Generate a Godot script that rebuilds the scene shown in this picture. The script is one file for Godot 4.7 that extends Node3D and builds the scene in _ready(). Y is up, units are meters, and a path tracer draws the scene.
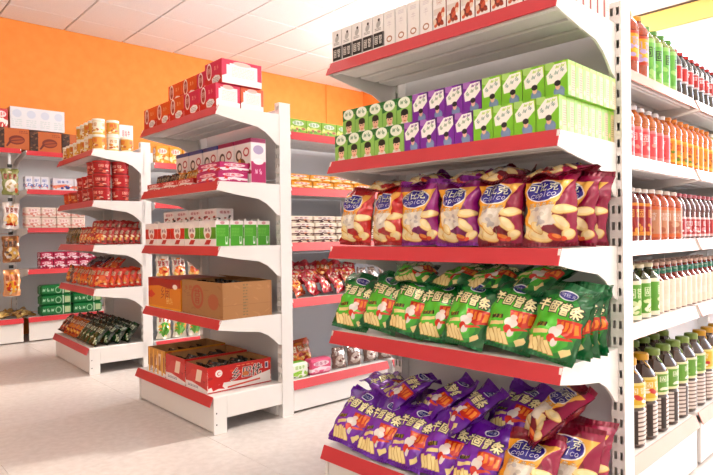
extends Node3D
# A small supermarket: three shelf runs that end in display units, a wall run, an orange wall, daylight from the far windows.
# x runs to the shop's street side, -z down the aisles, y up; metres. The camera stands over the origin.

const CAM_H := 0.9566
const CEIL := 3.12
const WALL_X := -6.6
const BACK_Z := -6.15
const SIDE_X := 2.7
const FRONT_Z := 3.0
const FILL_LAMP := 0.64  # energy of each added fill light

var rng := RandomNumberGenerator.new()
var counts := {}
var M := {}
var meshes := {}
# display units: the front corner beside the street side, and the turn of the unit
var GR := [Vector2(-0.7833, -1.4133), Vector2(-2.5539, -1.4051), Vector2(-4.267, -1.3881)]
var GT := [deg_to_rad(2.017), 0.0, deg_to_rad(-1.795)]


func _ready() -> void:
	rng.seed = 11
	# ---------------------------------------------------------------- camera, sky, exposure
	var cam := Camera3D.new()
	cam.name = "camera"
	cam.fov = 43.836
	cam.near = 0.05
	cam.far = 200.0
	add_child(cam)
	cam.position = Vector3(0, CAM_H, 0)
	cam.rotation = Vector3(-0.00553, deg_to_rad(47.817), -0.01225)
	cam.current = true
	var env := Environment.new()
	env.background_mode = Environment.BG_SKY
	var sky := Sky.new()
	var sm := ProceduralSkyMaterial.new()
	sm.sky_top_color = Color(0.80, 0.88, 1.0)
	sm.sky_horizon_color = Color(1.0, 0.98, 0.95)
	sm.ground_horizon_color = Color(0.93, 0.91, 0.88)
	sm.ground_bottom_color = Color(0.75, 0.72, 0.69)
	sm.sky_energy_multiplier = 2.5
	sm.ground_energy_multiplier = 2.4
	sky.sky_material = sm
	env.sky = sky
	env.tonemap_mode = Environment.TONE_MAPPER_LINEAR
	env.tonemap_exposure = 0.9
	env.sdfgi_enabled = true
	env.ssao_enabled = true
	env.ssil_enabled = true
	var we := WorldEnvironment.new()
	we.name = "world_environment"
	we.environment = env
	add_child(we)
	# a low hazy sun beyond the far windows
	var sun := DirectionalLight3D.new()
	sun.name = "sun"
	sun.light_color = Color(1.0, 0.95, 0.88)
	sun.light_energy = 1.9
	sun.light_angular_distance = 7.0
	sun.shadow_enabled = true
	sun.sky_mode = DirectionalLight3D.SKY_MODE_LIGHT_ONLY
	add_child(sun)
	sun.look_at_from_position(Vector3.ZERO, Vector3(-0.215, -0.40, 1.0))
	# ---------------------------------------------------------------- setting
	basic_materials()
	build_room()
	build_fill_lamps()
	# ---------------------------------------------------------------- shelving
	build_end_unit(0, [1.586, 1.224, 0.912, 0.600], 0.187, "white steel end display shelving full of milk cartons and crisp bags")
	build_end_unit(1, [1.588, 1.222, 0.904, 0.545], 0.183, "white steel end display shelving with open red trays on its base")
	build_end_unit(2, [1.572, 1.216, 0.903, 0.594], 0.187, "white steel end display shelving with red tubs and canisters")
	build_run(0, [1.481, 1.200, 0.921, 0.652, 0.215], "pale", "white shelf run stocked with drink bottles")
	build_run(1, [1.510, 1.212, 0.914, 0.612, 0.172], "lip_red", "white shelf run with red strips stocked with biscuits")
	build_run(2, [1.510, 1.212, 0.914, 0.612, 0.172], "lip_red", "white shelf run with red strips stocked with snack bags")
	build_wall_run()
	# ---------------------------------------------------------------- goods
	stock_unit_milk()
	stock_unit_trays()
	stock_unit_tubs()
	stock_bottles()
	stock_biscuit_run()
	stock_snack_run()
	stock_wall_run()


# ==================================================================== small helpers
func numbered(n: String) -> String:
	var c: int = counts.get(n, 0)
	counts[n] = c + 1
	return n if c == 0 else "%s_%03d" % [n, c]


func thing(called: String, label: String, category: String, group := "") -> Node3D:
	var o := Node3D.new()
	o.name = numbered(called)
	add_child(o)
	o.set_meta("label", label)
	o.set_meta("category", category)
	if group != "":
		o.set_meta("group", group)
	return o


func single(called: String, mesh: Mesh, m: Material, label: String, category: String, group := "") -> MeshInstance3D:
	var o := MeshInstance3D.new()
	o.name = numbered(called)
	o.mesh = mesh
	o.material_override = m
	add_child(o)
	o.set_meta("label", label)
	o.set_meta("category", category)
	if group != "":
		o.set_meta("group", group)
	return o


func part(called: String, mesh: Mesh, m: Material, parent: Node, at := Vector3.ZERO, turn := Vector3.ZERO) -> MeshInstance3D:
	var o := MeshInstance3D.new()
	o.name = called
	o.mesh = mesh
	o.material_override = m
	o.position = at
	o.rotation = turn
	parent.add_child(o, true)
	return o


func structure(called: String, mesh: Mesh, m: Material, at := Vector3.ZERO) -> MeshInstance3D:
	var o := MeshInstance3D.new()
	o.name = called
	o.mesh = mesh
	o.material_override = m
	o.position = at
	add_child(o, true)
	o.set_meta("kind", "structure")
	return o


# a point of a display unit or its run: a along the front (0..0.9), d into the shelf, y up
func gp(k: int, a: float, d: float, y: float) -> Vector3:
	var r: Vector2 = GR[k]
	var t: float = GT[k]
	var l := a - 0.9
	return Vector3(r.x + l * cos(t) - d * sin(t), y, r.y - l * sin(t) - d * cos(t))


func put(o: Node3D, k: int, a: float, d: float, y: float, turn := 0.0, lean := 0.0, roll := 0.0) -> Node3D:
	o.transform = Transform3D(Basis.from_euler(Vector3(lean, GT[k] + turn, roll)), gp(k, a, d, y))
	return o


func mat(c: Color, rough := 0.5, metal := 0.0, spec := 0.5) -> StandardMaterial3D:
	var m := StandardMaterial3D.new()
	m.albedo_color = c
	m.roughness = rough
	m.metallic = metal
	m.metallic_specular = spec
	return m


func print_mat(t: Texture2D, rough := 0.45, coat := 0.0) -> StandardMaterial3D:
	var m := StandardMaterial3D.new()
	m.albedo_texture = t
	m.roughness = rough
	if coat > 0.0:
		m.clearcoat_enabled = true
		m.clearcoat = coat
		m.clearcoat_roughness = 0.15
	return m


func noise_tex(freq: float, lo: Color, hi: Color, size := 512, sd := 1, oct := 3) -> NoiseTexture2D:
	var n := FastNoiseLite.new()
	n.seed = sd
	n.frequency = freq
	n.fractal_octaves = oct
	var g := Gradient.new()
	g.set_color(0, lo)
	g.set_color(1, hi)
	var t := NoiseTexture2D.new()
	t.width = size
	t.height = size
	t.seamless = true
	t.noise = n
	t.color_ramp = g
	return t


# ==================================================================== mesh helpers
func tri(st: SurfaceTool, a: Vector3, b: Vector3, c: Vector3, n: Vector3, ua := Vector2.ZERO, ub := Vector2.ZERO, uc := Vector2.ZERO) -> void:
	st.set_normal(n)
	if (b - a).cross(c - a).dot(n) > 0.0:
		st.set_uv(ua); st.add_vertex(a)
		st.set_uv(uc); st.add_vertex(c)
		st.set_uv(ub); st.add_vertex(b)
	else:
		st.set_uv(ua); st.add_vertex(a)
		st.set_uv(ub); st.add_vertex(b)
		st.set_uv(uc); st.add_vertex(c)


func quad(st: SurfaceTool, a: Vector3, b: Vector3, c: Vector3, d: Vector3, n: Vector3, u := [Vector2.ZERO, Vector2.ZERO, Vector2.ZERO, Vector2.ZERO]) -> void:
	tri(st, a, b, c, n, u[0], u[1], u[2])
	tri(st, a, c, d, n, u[0], u[2], u[3])


func begin() -> SurfaceTool:
	var st := SurfaceTool.new()
	st.begin(Mesh.PRIMITIVE_TRIANGLES)
	return st


# chamfered box between two corners. Front (+z) takes the left half of the sheet, the ends (+x, -x) the other half, top and bottom the strip along its foot
func add_box(st: SurfaceTool, lo: Vector3, hi: Vector3, b := 0.0) -> void:
	var c := (lo + hi) * 0.5
	var h := (hi - lo) * 0.5
	b = minf(b, minf(h.x, minf(h.y, h.z)) * 0.45)
	var e := 0.004
	for ax in 3:
		for s in [-1.0, 1.0]:
			var n := Vector3.ZERO
			n[ax] = s
			var u := (ax + 1) % 3
			var v := (ax + 2) % 3
			var p := []
			var uv := []
			for q in [[-1, -1], [1, -1], [1, 1], [-1, 1]]:
				var w := Vector3.ZERO
				w[ax] = s * h[ax]
				w[u] = q[0] * (h[u] - b)
				w[v] = q[1] * (h[v] - b)
				p.append(c + w)
				uv.append(box_uv(ax, s, w, h, e))
			quad(st, p[0], p[1], p[2], p[3], n, uv)
	if b <= 0.0:
		return
	for ax in 3:
		var u := (ax + 1) % 3
		var v := (ax + 2) % 3
		for su in [-1.0, 1.0]:
			for sv in [-1.0, 1.0]:
				var n := Vector3.ZERO
				n[u] = su
				n[v] = sv
				var p := []
				for q in [[-1, 0], [1, 0], [1, 1], [-1, 1]]:
					var w := Vector3.ZERO
					w[ax] = q[0] * (h[ax] - b)
					w[u] = su * (h[u] - (b if q[1] else 0.0))
					w[v] = sv * (h[v] - (0.0 if q[1] else b))
					p.append(c + w)
				var fa := u if u != 1 else v
				var uv := []
				for q in p:
					uv.append(box_uv(fa, n[fa], q - c, h, e))
				quad(st, p[0], p[1], p[2], p[3], n.normalized(), uv)
	for sx in [-1.0, 1.0]:
		for sy in [-1.0, 1.0]:
			for sz in [-1.0, 1.0]:
				var n := Vector3(sx, sy, sz)
				var p := []
				for ax in 3:
					var w := Vector3.ZERO
					for j in 3:
						w[j] = n[j] * (h[j] if j == ax else h[j] - b)
					p.append(c + w)
				var q := box_uv(2, sz, p[2] - c, h, e)
				tri(st, p[0], p[1], p[2], n.normalized(), q, q, q)


func box_uv(ax: int, s: float, w: Vector3, h: Vector3, e: float) -> Vector2:
	var ty := clampf(0.5 - 0.5 * w.y / h.y, 0.0, 1.0)
	if ax == 2:
		var tx := clampf(0.5 + 0.5 * w.x / h.x * s, 0.0, 1.0)
		return Vector2(lerpf(e, 0.5 - e, tx), lerpf(e, 0.9 - e, ty))
	if ax == 0:
		var tz := clampf(0.5 - 0.5 * w.z / h.z * s, 0.0, 1.0)
		return Vector2(lerpf(0.5 + e, 1.0 - e, tz), lerpf(e, 0.9 - e, ty))
	return Vector2(clampf(0.5 + 0.49 * w.x / h.x, 0, 1), clampf(0.95 - 0.04 * w.z / h.z, 0, 1))


# box standing on its base: width, height, depth
func box(w: float, h: float, d: float, b := 0.0015) -> Mesh:
	var key := "b%.4f_%.4f_%.4f_%.4f" % [w, h, d, b]
	if not meshes.has(key):
		var st := begin()
		add_box(st, Vector3(-w / 2, 0, -d / 2), Vector3(w / 2, h, d / 2), b)
		meshes[key] = st.commit()
	return meshes[key]


func boxes(list: Array, b := 0.001) -> Mesh:
	var st := begin()
	for l in list:
		add_box(st, l[0], l[1], b)
	return st.commit()


# polygon in (z = -d, y), extruded along x from x0 to x1
func plate(points: Array, x0: float, x1: float) -> Mesh:
	var st := begin()
	var flat := PackedVector2Array()
	for p in points:
		flat.append(Vector2(p[0], p[1]))
	var idx := Geometry2D.triangulate_polygon(flat)
	for s in [0, 1]:
		var x: float = x1 if s else x0
		var n := Vector3(1 if s else -1, 0, 0)
		for i in range(0, idx.size(), 3):
			var a := flat[idx[i]]
			var b := flat[idx[i + 1]]
			var c := flat[idx[i + 2]]
			tri(st, Vector3(x, a.y, -a.x), Vector3(x, b.y, -b.x), Vector3(x, c.y, -c.x), n)
	var area := 0.0
	for i in flat.size():
		var p := flat[i]
		var q := flat[(i + 1) % flat.size()]
		area += p.x * q.y - q.x * p.y
	for i in flat.size():
		var p := flat[i]
		var q := flat[(i + 1) % flat.size()]
		var e := (q - p).normalized() * signf(area)
		var n := Vector3(0, -e.x, -e.y)
		quad(st, Vector3(x0, p.y, -p.x), Vector3(x1, p.y, -p.x), Vector3(x1, q.y, -q.x), Vector3(x0, q.y, -q.x), n)
	return st.commit()


# turned shape: profile of [radius, y], smooth sides, the sheet wrapped around it from y0 to y1
func lathe(profile: Array, segs := 18) -> Mesh:
	var st := begin()
	var y0: float = profile[0][1]
	var y1: float = profile[-1][1]
	for i in profile.size() - 1:
		var p: Array = profile[i]
		var q: Array = profile[i + 1]
		var dn := Vector2(q[1] - p[1], p[0] - q[0]).normalized()
		if dn == Vector2.ZERO:
			continue
		for s in segs:
			var a0 := TAU * s / segs
			var a1 := TAU * (s + 1) / segs
			var pts := []
			var ns := []
			var us := []
			for z in [[p, a0, s], [p, a1, s + 1], [q, a1, s + 1], [q, a0, s]]:
				pts.append(Vector3(z[0][0] * sin(z[1]), z[0][1], z[0][0] * cos(z[1])))
				ns.append(Vector3(dn.x * sin(z[1]), dn.y, dn.x * cos(z[1])))
				us.append(Vector2(float(z[2]) / segs, 1.0 - (z[0][1] - y0) / maxf(1e-5, y1 - y0)))
			for t in [[0, 1, 2], [0, 2, 3]]:
				var a: Vector3 = pts[t[0]]
				var b: Vector3 = pts[t[1]]
				var c: Vector3 = pts[t[2]]
				var order: Array = t
				if (b - a).cross(c - a).dot(ns[t[0]] + ns[t[1]] + ns[t[2]]) > 0.0:
					order = [t[0], t[2], t[1]]
				for j in order:
					st.set_normal(ns[j])
					st.set_uv(us[j])
					st.add_vertex(pts[j])
	return st.commit()


# how a bag's sheet is bent as a whole: a curl along its height, a twist, and a flop of the top seal
func bag_bend(p: Vector3, h: float, w: float, sd: int) -> Vector3:
	var r := RandomNumberGenerator.new()
	r.seed = sd * 977 + 5
	var curl := r.randf_range(-0.10, 0.02)
	var twist := r.randf_range(-0.10, 0.10)
	var flop := r.randf_range(-1.3, 0.6)
	var v := p.y / h
	var c := v - 0.5
	p.z += curl * h * c * c * 2.0 + twist * p.x * c
	if v > 0.84:
		p.z += flop * h * (v - 0.84) * (v - 0.84) * 2.2 + 0.016 * sin(p.x / w * 9.0 + sd) * (v - 0.84) * 5.0
	if v < 0.10:
		p.z += 0.010 * sin(p.x / w * 7.0 + sd * 2.0) * (0.10 - v) * 6.0
	return p


# a filled foil bag standing on its lower edge: front half of the sheet on +z, back half on -z
func bag(w: float, h: float, t: float, sd: int, nx := 12, ny := 16, crumple := 1.0) -> Mesh:
	var key := "g%.3f_%.3f_%.3f_%d_%d_%.2f" % [w, h, t, sd, nx, crumple]
	if meshes.has(key):
		return meshes[key]
	var n := FastNoiseLite.new()
	n.seed = sd
	n.frequency = 0.9
	n.fractal_octaves = 3
	var st := begin()
	var off := sd * 7.31
	for side in [1.0, -1.0]:
		var grid := []
		for j in ny + 1:
			var v := float(j) / ny
			var row := []
			for i in nx + 1:
				var u := float(i) / nx
				var cx := 2.0 * u - 1.0
				var edge := pow(maxf(0.0, 1.0 - pow(absf(cx), 2.4)), 0.55)
				var ends := minf(v, 1.0 - v)
				var fill := smoothstep(0.0, 0.34, ends)
				fill = pow(fill, 0.7) * (1.14 - 0.28 * v)  # thickness: the filling has sunk to the foot
				var z := t * 0.5 * edge * fill
				# folds that run from the seals into the bag
				var fold := sin(cx * 10.0 + off) * 0.6 + sin(cx * 17.0 + off * 1.7) * 0.4
				z += t * 0.17 * crumple * fold * exp(-pow((ends - 0.12) / 0.10, 2.0)) * edge
				z += t * 0.30 * crumple * n.get_noise_3d(cx * 1.5 + off, v * 2.4, side * 3.0) * edge * smoothstep(0.02, 0.2, ends)
				# creases that slant in from the edges
				var crease := absf(n.get_noise_3d(cx * 2.6 + v * 1.6 + off, v * 2.2 - cx, 9.0 + side))
				z += t * 0.22 * crumple * (0.12 - minf(crease, 0.12)) / 0.12 * -0.5 * edge * smoothstep(0.25, 0.95, absf(cx) + 0.35)
				z = maxf(z, 0.0012)
				var mid := 1.0 - 0.075 * smoothstep(0.02, 0.26, ends)
				var x := cx * w * 0.5 * mid + 0.010 * crumple * n.get_noise_2d(v * 4.0 + off, cx) * absf(cx)
				row.append(bag_bend(Vector3(x, v * h, side * z), h, w, sd))
			grid.append(row)
		for j in ny:
			for i in nx:
				for q in [[[i, j], [i + 1, j], [i + 1, j + 1]], [[i, j], [i + 1, j + 1], [i, j + 1]]]:
					var ord: Array = q if side < 0.0 else [q[0], q[2], q[1]]
					for e in ord:
						var u := float(e[0]) / nx
						var v := 1.0 - float(e[1]) / ny
						var uu := lerpf(0.004, 0.496, u) if side > 0.0 else lerpf(0.996, 0.504, u)
						st.set_smooth_group(0)
						st.set_uv(Vector2(uu, v))
						st.add_vertex(grid[e[1]][e[0]])
	st.index()
	st.generate_normals()
	meshes[key] = st.commit()
	return meshes[key]


# crimped seal: a thin strip with fine vertical ridges that follows the bend of its bag
func seal(w: float, h: float, y0: float, y1: float, sd: int) -> Mesh:
	var key := "s%.3f_%.3f_%.3f_%d" % [w, h, y0, sd]
	if not meshes.has(key):
		var st := begin()
		var n := 30
		var rows := 2
		for j in rows:
			for i in n:
				var p := []
				for q in [[i, j], [i + 1, j], [i + 1, j + 1], [i, j + 1]]:
					var z := 0.0008 if int(q[0]) % 2 else -0.0008
					p.append(bag_bend(Vector3(lerpf(-w / 2, w / 2, float(q[0]) / n), lerpf(y0, y1, float(q[1]) / rows), z), h, w, sd))
				var nn: Vector3 = (p[1] - p[0]).cross(p[3] - p[0]).normalized()
				var o := nn * 0.0006
				quad(st, p[0] + o, p[1] + o, p[2] + o, p[3] + o, nn)
				quad(st, p[0] - o, p[1] - o, p[2] - o, p[3] - o, -nn)
		meshes[key] = st.commit()
	return meshes[key]


# lift or lower a placed thing so that its lowest point rests at y
func settle(o: Node3D, y: float) -> Node3D:
	var lo := 1e9
	for c in o.get_children():
		if c is MeshInstance3D:
			var x: Transform3D = o.transform * c.transform
			var k := "f%d" % c.mesh.get_instance_id()
			if not meshes.has(k):
				meshes[k] = c.mesh.get_faces()
			for v in meshes[k]:
				lo = minf(lo, (x * v).y)
	o.position.y += y + 0.0008 - lo
	return o


# ==================================================================== print: shapes and brush strokes laid on a sheet
class Art:
	var im: Image
	var w: int
	var h: int
	var ox := 0.0
	var oy := 0.0
	var sx := 1.0
	var sy := 1.0

	func _init(pw: int, ph: int, bg: Color) -> void:
		w = pw
		h = ph
		im = Image.create_empty(pw * 2, ph * 2, false, Image.FORMAT_RGB8)
		im.fill(bg)
		area(0, 0, 1, 1)

	func area(x0: float, y0: float, x1: float, y1: float) -> Art:
		ox = x0 * w * 2
		oy = y0 * h * 2
		sx = (x1 - x0) * w * 2
		sy = (y1 - y0) * h * 2
		return self

	func rect(x0: float, y0: float, x1: float, y1: float, c: Color) -> void:
		var a := Vector2i(roundi(ox + x0 * sx), roundi(oy + y0 * sy))
		var b := Vector2i(roundi(ox + x1 * sx), roundi(oy + y1 * sy))
		im.fill_rect(Rect2i(a, b - a), c)

	func fill(pts: PackedVector2Array, c: Color) -> void:
		var lo := 1e9
		var hi := -1e9
		for p in pts:
			lo = minf(lo, p.y)
			hi = maxf(hi, p.y)
		var x_lo := int(ox)
		var x_hi := int(ox + sx)
		var r0 := maxi(int(floor(lo)), int(oy))
		var r1 := mini(int(ceil(hi)), int(oy + sy))
		var n := pts.size()
		for y in range(r0, r1):
			var yy := y + 0.5
			var xs := PackedFloat32Array()
			for i in n:
				var p := pts[i]
				var q := pts[(i + 1) % n]
				if (p.y <= yy) != (q.y <= yy):
					xs.append(p.x + (yy - p.y) / (q.y - p.y) * (q.x - p.x))
			xs.sort()
			for i in range(0, xs.size() - 1, 2):
				var a := maxi(roundi(xs[i]), x_lo)
				var b := mini(roundi(xs[i + 1]), x_hi)
				if b > a:
					im.fill_rect(Rect2i(a, y, b - a, 1), c)

	func poly(f: Array, c: Color) -> void:
		var pts := PackedVector2Array()
		for i in range(0, f.size(), 2):
			pts.append(Vector2(ox + f[i] * sx, oy + f[i + 1] * sy))
		fill(pts, c)

	func ell(cx: float, cy: float, rx: float, ry: float, c: Color, turn := 0.0) -> void:
		var pts := PackedVector2Array()
		for i in 22:
			var a := TAU * i / 22.0
			var e := Vector2(cos(a) * rx * sx, sin(a) * ry * sy).rotated(turn)
			pts.append(Vector2(ox + cx * sx, oy + cy * sy) + e)
		fill(pts, c)

	# strokes on a 10 x 10 grid, drawn in a box, width in grid units
	func glyph(strokes: Array, x: float, y: float, gw: float, gh: float, width: float, c: Color, slant := 0.0) -> void:
		for s in strokes:
			for i in range(0, s.size() - 2, 2):
				var a := Vector2(ox + (x + gw * (s[i] / 10.0 - slant * (s[i + 1] / 10.0 - 0.5))) * sx, oy + (y + gh * s[i + 1] / 10.0) * sy)
				var b := Vector2(ox + (x + gw * (s[i + 2] / 10.0 - slant * (s[i + 3] / 10.0 - 0.5))) * sx, oy + (y + gh * s[i + 3] / 10.0) * sy)
				var k := width * 0.05 * (gw * sx + gh * sy) * 0.5 * 0.2
				var e := (b - a).normalized() * k
				var o := Vector2(-e.y, e.x)
				fill(PackedVector2Array([a - e + o, b + e + o, b + e - o, a - e - o]), c)

	# a word of several glyphs side by side, with an optional outline
	func word(list: Array, x: float, y: float, gw: float, gh: float, gap: float, width: float, c: Color, line := Color(0, 0, 0, 0), lw := 0.0, slant := 0.0, rise := 0.0) -> void:
		if line.a > 0.0:
			for i in list.size():
				glyph(list[i], x + i * (gw + gap), y + i * rise, gw, gh, width + lw, line, slant)
		for i in list.size():
			glyph(list[i], x + i * (gw + gap), y + i * rise, gw, gh, width, c, slant)

	func lines(r: RandomNumberGenerator, x0: float, y0: float, x1: float, y1: float, n: int, c: Color) -> void:
		for i in n:
			var y := lerpf(y0, y1, (i + 0.2) / n)
			var x := x0
			while x < x1:
				var l := r.randf_range(0.02, 0.09)
				rect(x, y, minf(x + l, x1), y + (y1 - y0) / n * 0.5, c)
				x += l + 0.02

	func dabs(r: RandomNumberGenerator, n: int, x0: float, y0: float, x1: float, y1: float, rx: float, ry: float, cs: Array) -> void:
		for i in n:
			ell(r.randf_range(x0, x1), r.randf_range(y0, y1), rx * r.randf_range(0.6, 1.3), ry * r.randf_range(0.6, 1.3), cs[r.randi() % cs.size()], r.randf_range(-1.2, 1.2))

	func done() -> ImageTexture:
		im.resize(w, h, Image.INTERPOLATE_BILINEAR)
		return ImageTexture.create_from_image(im)


const GA := [[0, 1, 10, 1], [1, 3.5, 5, 3.5, 5, 7, 1, 7, 1, 3.5], [8, 1, 8, 9.5, 6.5, 9]]
const GB := [[1.5, 0.5, 1.5, 9, 4.5, 8], [1.5, 4, 4.5, 4], [9, 2, 6, 4.5], [6, 0.5, 6, 9, 9.5, 9, 9.5, 7.5]]
const GC := [[5, 0, 5, 3.5], [1, 1.5, 9, 1.5], [2.5, 3.5, 7.5, 3.5, 7.5, 5.8, 2.5, 5.8, 2.5, 3.5], [4, 5.8, 3.5, 8, 1, 9.7], [6.3, 5.8, 6.3, 9.3, 9.5, 9.3, 9.5, 8]]
const GD := [[3, 0, 4, 1.8], [7, 0, 6, 1.8], [1, 2.5, 9, 2.5], [0.5, 5.5, 9.5, 5.5], [5, 1, 5, 10]]
const GE := [[1, 0.5, 9, 0.5, 9, 9.5, 1, 9.5, 1, 0.5], [2.5, 3, 7.5, 3], [5, 1.5, 5, 5], [3.2, 5, 6.8, 5, 6.8, 7.5, 3.2, 7.5, 3.2, 5]]
const GF := [[0.5, 1.2, 9.5, 1.2], [3, 0, 3, 2.2], [7, 0, 7, 2.2], [1.5, 3, 8.5, 3, 8.5, 5, 1.5, 5, 1.5, 3], [2.5, 6.3, 7.5, 6.3, 7.5, 9.7, 2.5, 9.7, 2.5, 6.3], [2.5, 8, 7.5, 8]]
const GH := [[4, 0, 1, 3.5], [3, 1.5, 8, 1.5, 1, 5.5], [3, 2.5, 9, 5.5], [1, 6.8, 9, 6.8], [5, 5, 5, 10], [4, 7.5, 1.5, 9.5], [6, 7.5, 8.5, 9.5]]
const GI := [[5, 0, 2, 3.5, 6.5, 3.5], [7, 2.5, 2.5, 6.5, 7.5, 6.3], [8.5, 5.5, 5, 8.5, 1, 10]]
const GJ := [[1.5, 1, 8.5, 1, 8.5, 5, 1.5, 5], [5, 1, 5, 5], [1.5, 1, 1.5, 9, 9, 9, 9, 7]]
const GK := [[2.5, 0, 0.5, 4], [1.7, 3, 1.7, 10], [4, 1.5, 9, 1.5], [6.3, 0, 6.3, 4], [3, 4, 10, 4], [9, 2.5, 4, 7], [6, 5.5, 6, 9, 9.5, 9, 9.5, 7.5]]
const LC := [[8, 3.6, 5, 2.6, 2.4, 4.4, 2.2, 7, 4.6, 9, 8, 8]]
const LO := [[5, 2.6, 2.2, 4.4, 2.2, 7.2, 5, 9, 7.8, 7.2, 7.8, 4.4, 5, 2.6]]
const LP := [[2.4, 2.6, 2.4, 12.4], [2.4, 4, 5, 2.6, 7.8, 4.4, 7.8, 7.2, 5, 9, 2.4, 7.6]]
const LI := [[5, 2.8, 5, 9], [5, 0.4, 5, 1.2]]
const SCRIPT_A := [[1, 8, 3, 2, 4, 8, 6, 3, 7, 8, 9, 2]]
const SCRIPT_B := [[1, 5, 4, 1, 3, 8, 7, 4, 6, 9, 9, 6]]


# ==================================================================== materials
func basic_materials() -> void:
	M.steel = mat(Color(0.915, 0.905, 0.90), 0.38, 0.0, 0.5)
	M.panel = mat(Color(0.83, 0.835, 0.85), 0.42)
	M.screw = mat(Color(0.30, 0.30, 0.32), 0.4, 0.6)
	M.lip_red = mat(Color(0.775, 0.20, 0.235), 0.38)
	M.lip_pale = mat(Color(0.89, 0.66, 0.62), 0.4)
	M.black = mat(Color(0.03, 0.03, 0.03), 0.6)
	M.white = mat(Color(0.93, 0.92, 0.91), 0.5)
	var wall := StandardMaterial3D.new()
	wall.albedo_texture = noise_tex(0.02, Color(0.92, 0.545, 0.22), Color(0.945, 0.585, 0.26), 512, 4)
	wall.uv1_triplanar = true
	wall.uv1_world_triplanar = true
	wall.uv1_scale = Vector3(0.7, 0.7, 0.7)
	wall.roughness = 0.75
	M.orange_wall = wall
	M.beam_glare = mat(Color(0.96, 0.80, 0.46), 0.75)  # window glare painted into the colour, paler than the orange wall
	M.plain_wall = mat(Color(0.93, 0.90, 0.85), 0.8)
	var fl := StandardMaterial3D.new()
	fl.albedo_texture = noise_tex(0.03, Color(0.83, 0.80, 0.785), Color(0.90, 0.875, 0.865), 512, 21, 5)
	fl.uv1_triplanar = true
	fl.uv1_world_triplanar = true
	fl.uv1_scale = Vector3(1.3, 1.3, 1.3)
	fl.roughness = 0.32
	M.floor = fl
	M.grout = mat(Color(0.72, 0.66, 0.62), 0.8)
	var ct := StandardMaterial3D.new()
	ct.albedo_texture = noise_tex(0.09, Color(0.93, 0.925, 0.92), Color(0.965, 0.96, 0.955), 512, 31, 4)
	ct.uv1_triplanar = true
	ct.uv1_world_triplanar = true
	ct.uv1_scale = Vector3(1.1, 1.1, 1.1)
	ct.roughness = 0.9
	M.ceiling_tile = ct
	M.ceiling_rail = mat(Color(0.66, 0.58, 0.52), 0.6)
	M.glass = mat(Color(0.95, 0.98, 1.0, 0.08), 0.03)
	M.glass.transparency = BaseMaterial3D.TRANSPARENCY_ALPHA
	M.frame = mat(Color(0.90, 0.86, 0.84), 0.4)
	M.pavement = mat(Color(0.80, 0.78, 0.74), 0.9)
	var lamp := mat(Color(0.95, 0.95, 0.93), 0.5)
	lamp.emission_enabled = true
	lamp.emission = Color(1.0, 0.97, 0.92)
	lamp.emission_energy_multiplier = 2.0
	M.lamp = lamp  # glow of the added fill tubes
	var card := StandardMaterial3D.new()
	card.albedo_texture = noise_tex(0.03, Color(0.60, 0.42, 0.26), Color(0.68, 0.49, 0.31), 256, 41)
	card.uv1_triplanar = true
	card.uv1_scale = Vector3(2, 2, 2)
	card.roughness = 0.8
	M.cardboard = card


# ==================================================================== room
func wall_piece(called: String, lo: Vector3, hi: Vector3, m: Material) -> void:
	structure(called, boxes([[lo, hi]], 0.0), m)


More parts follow.
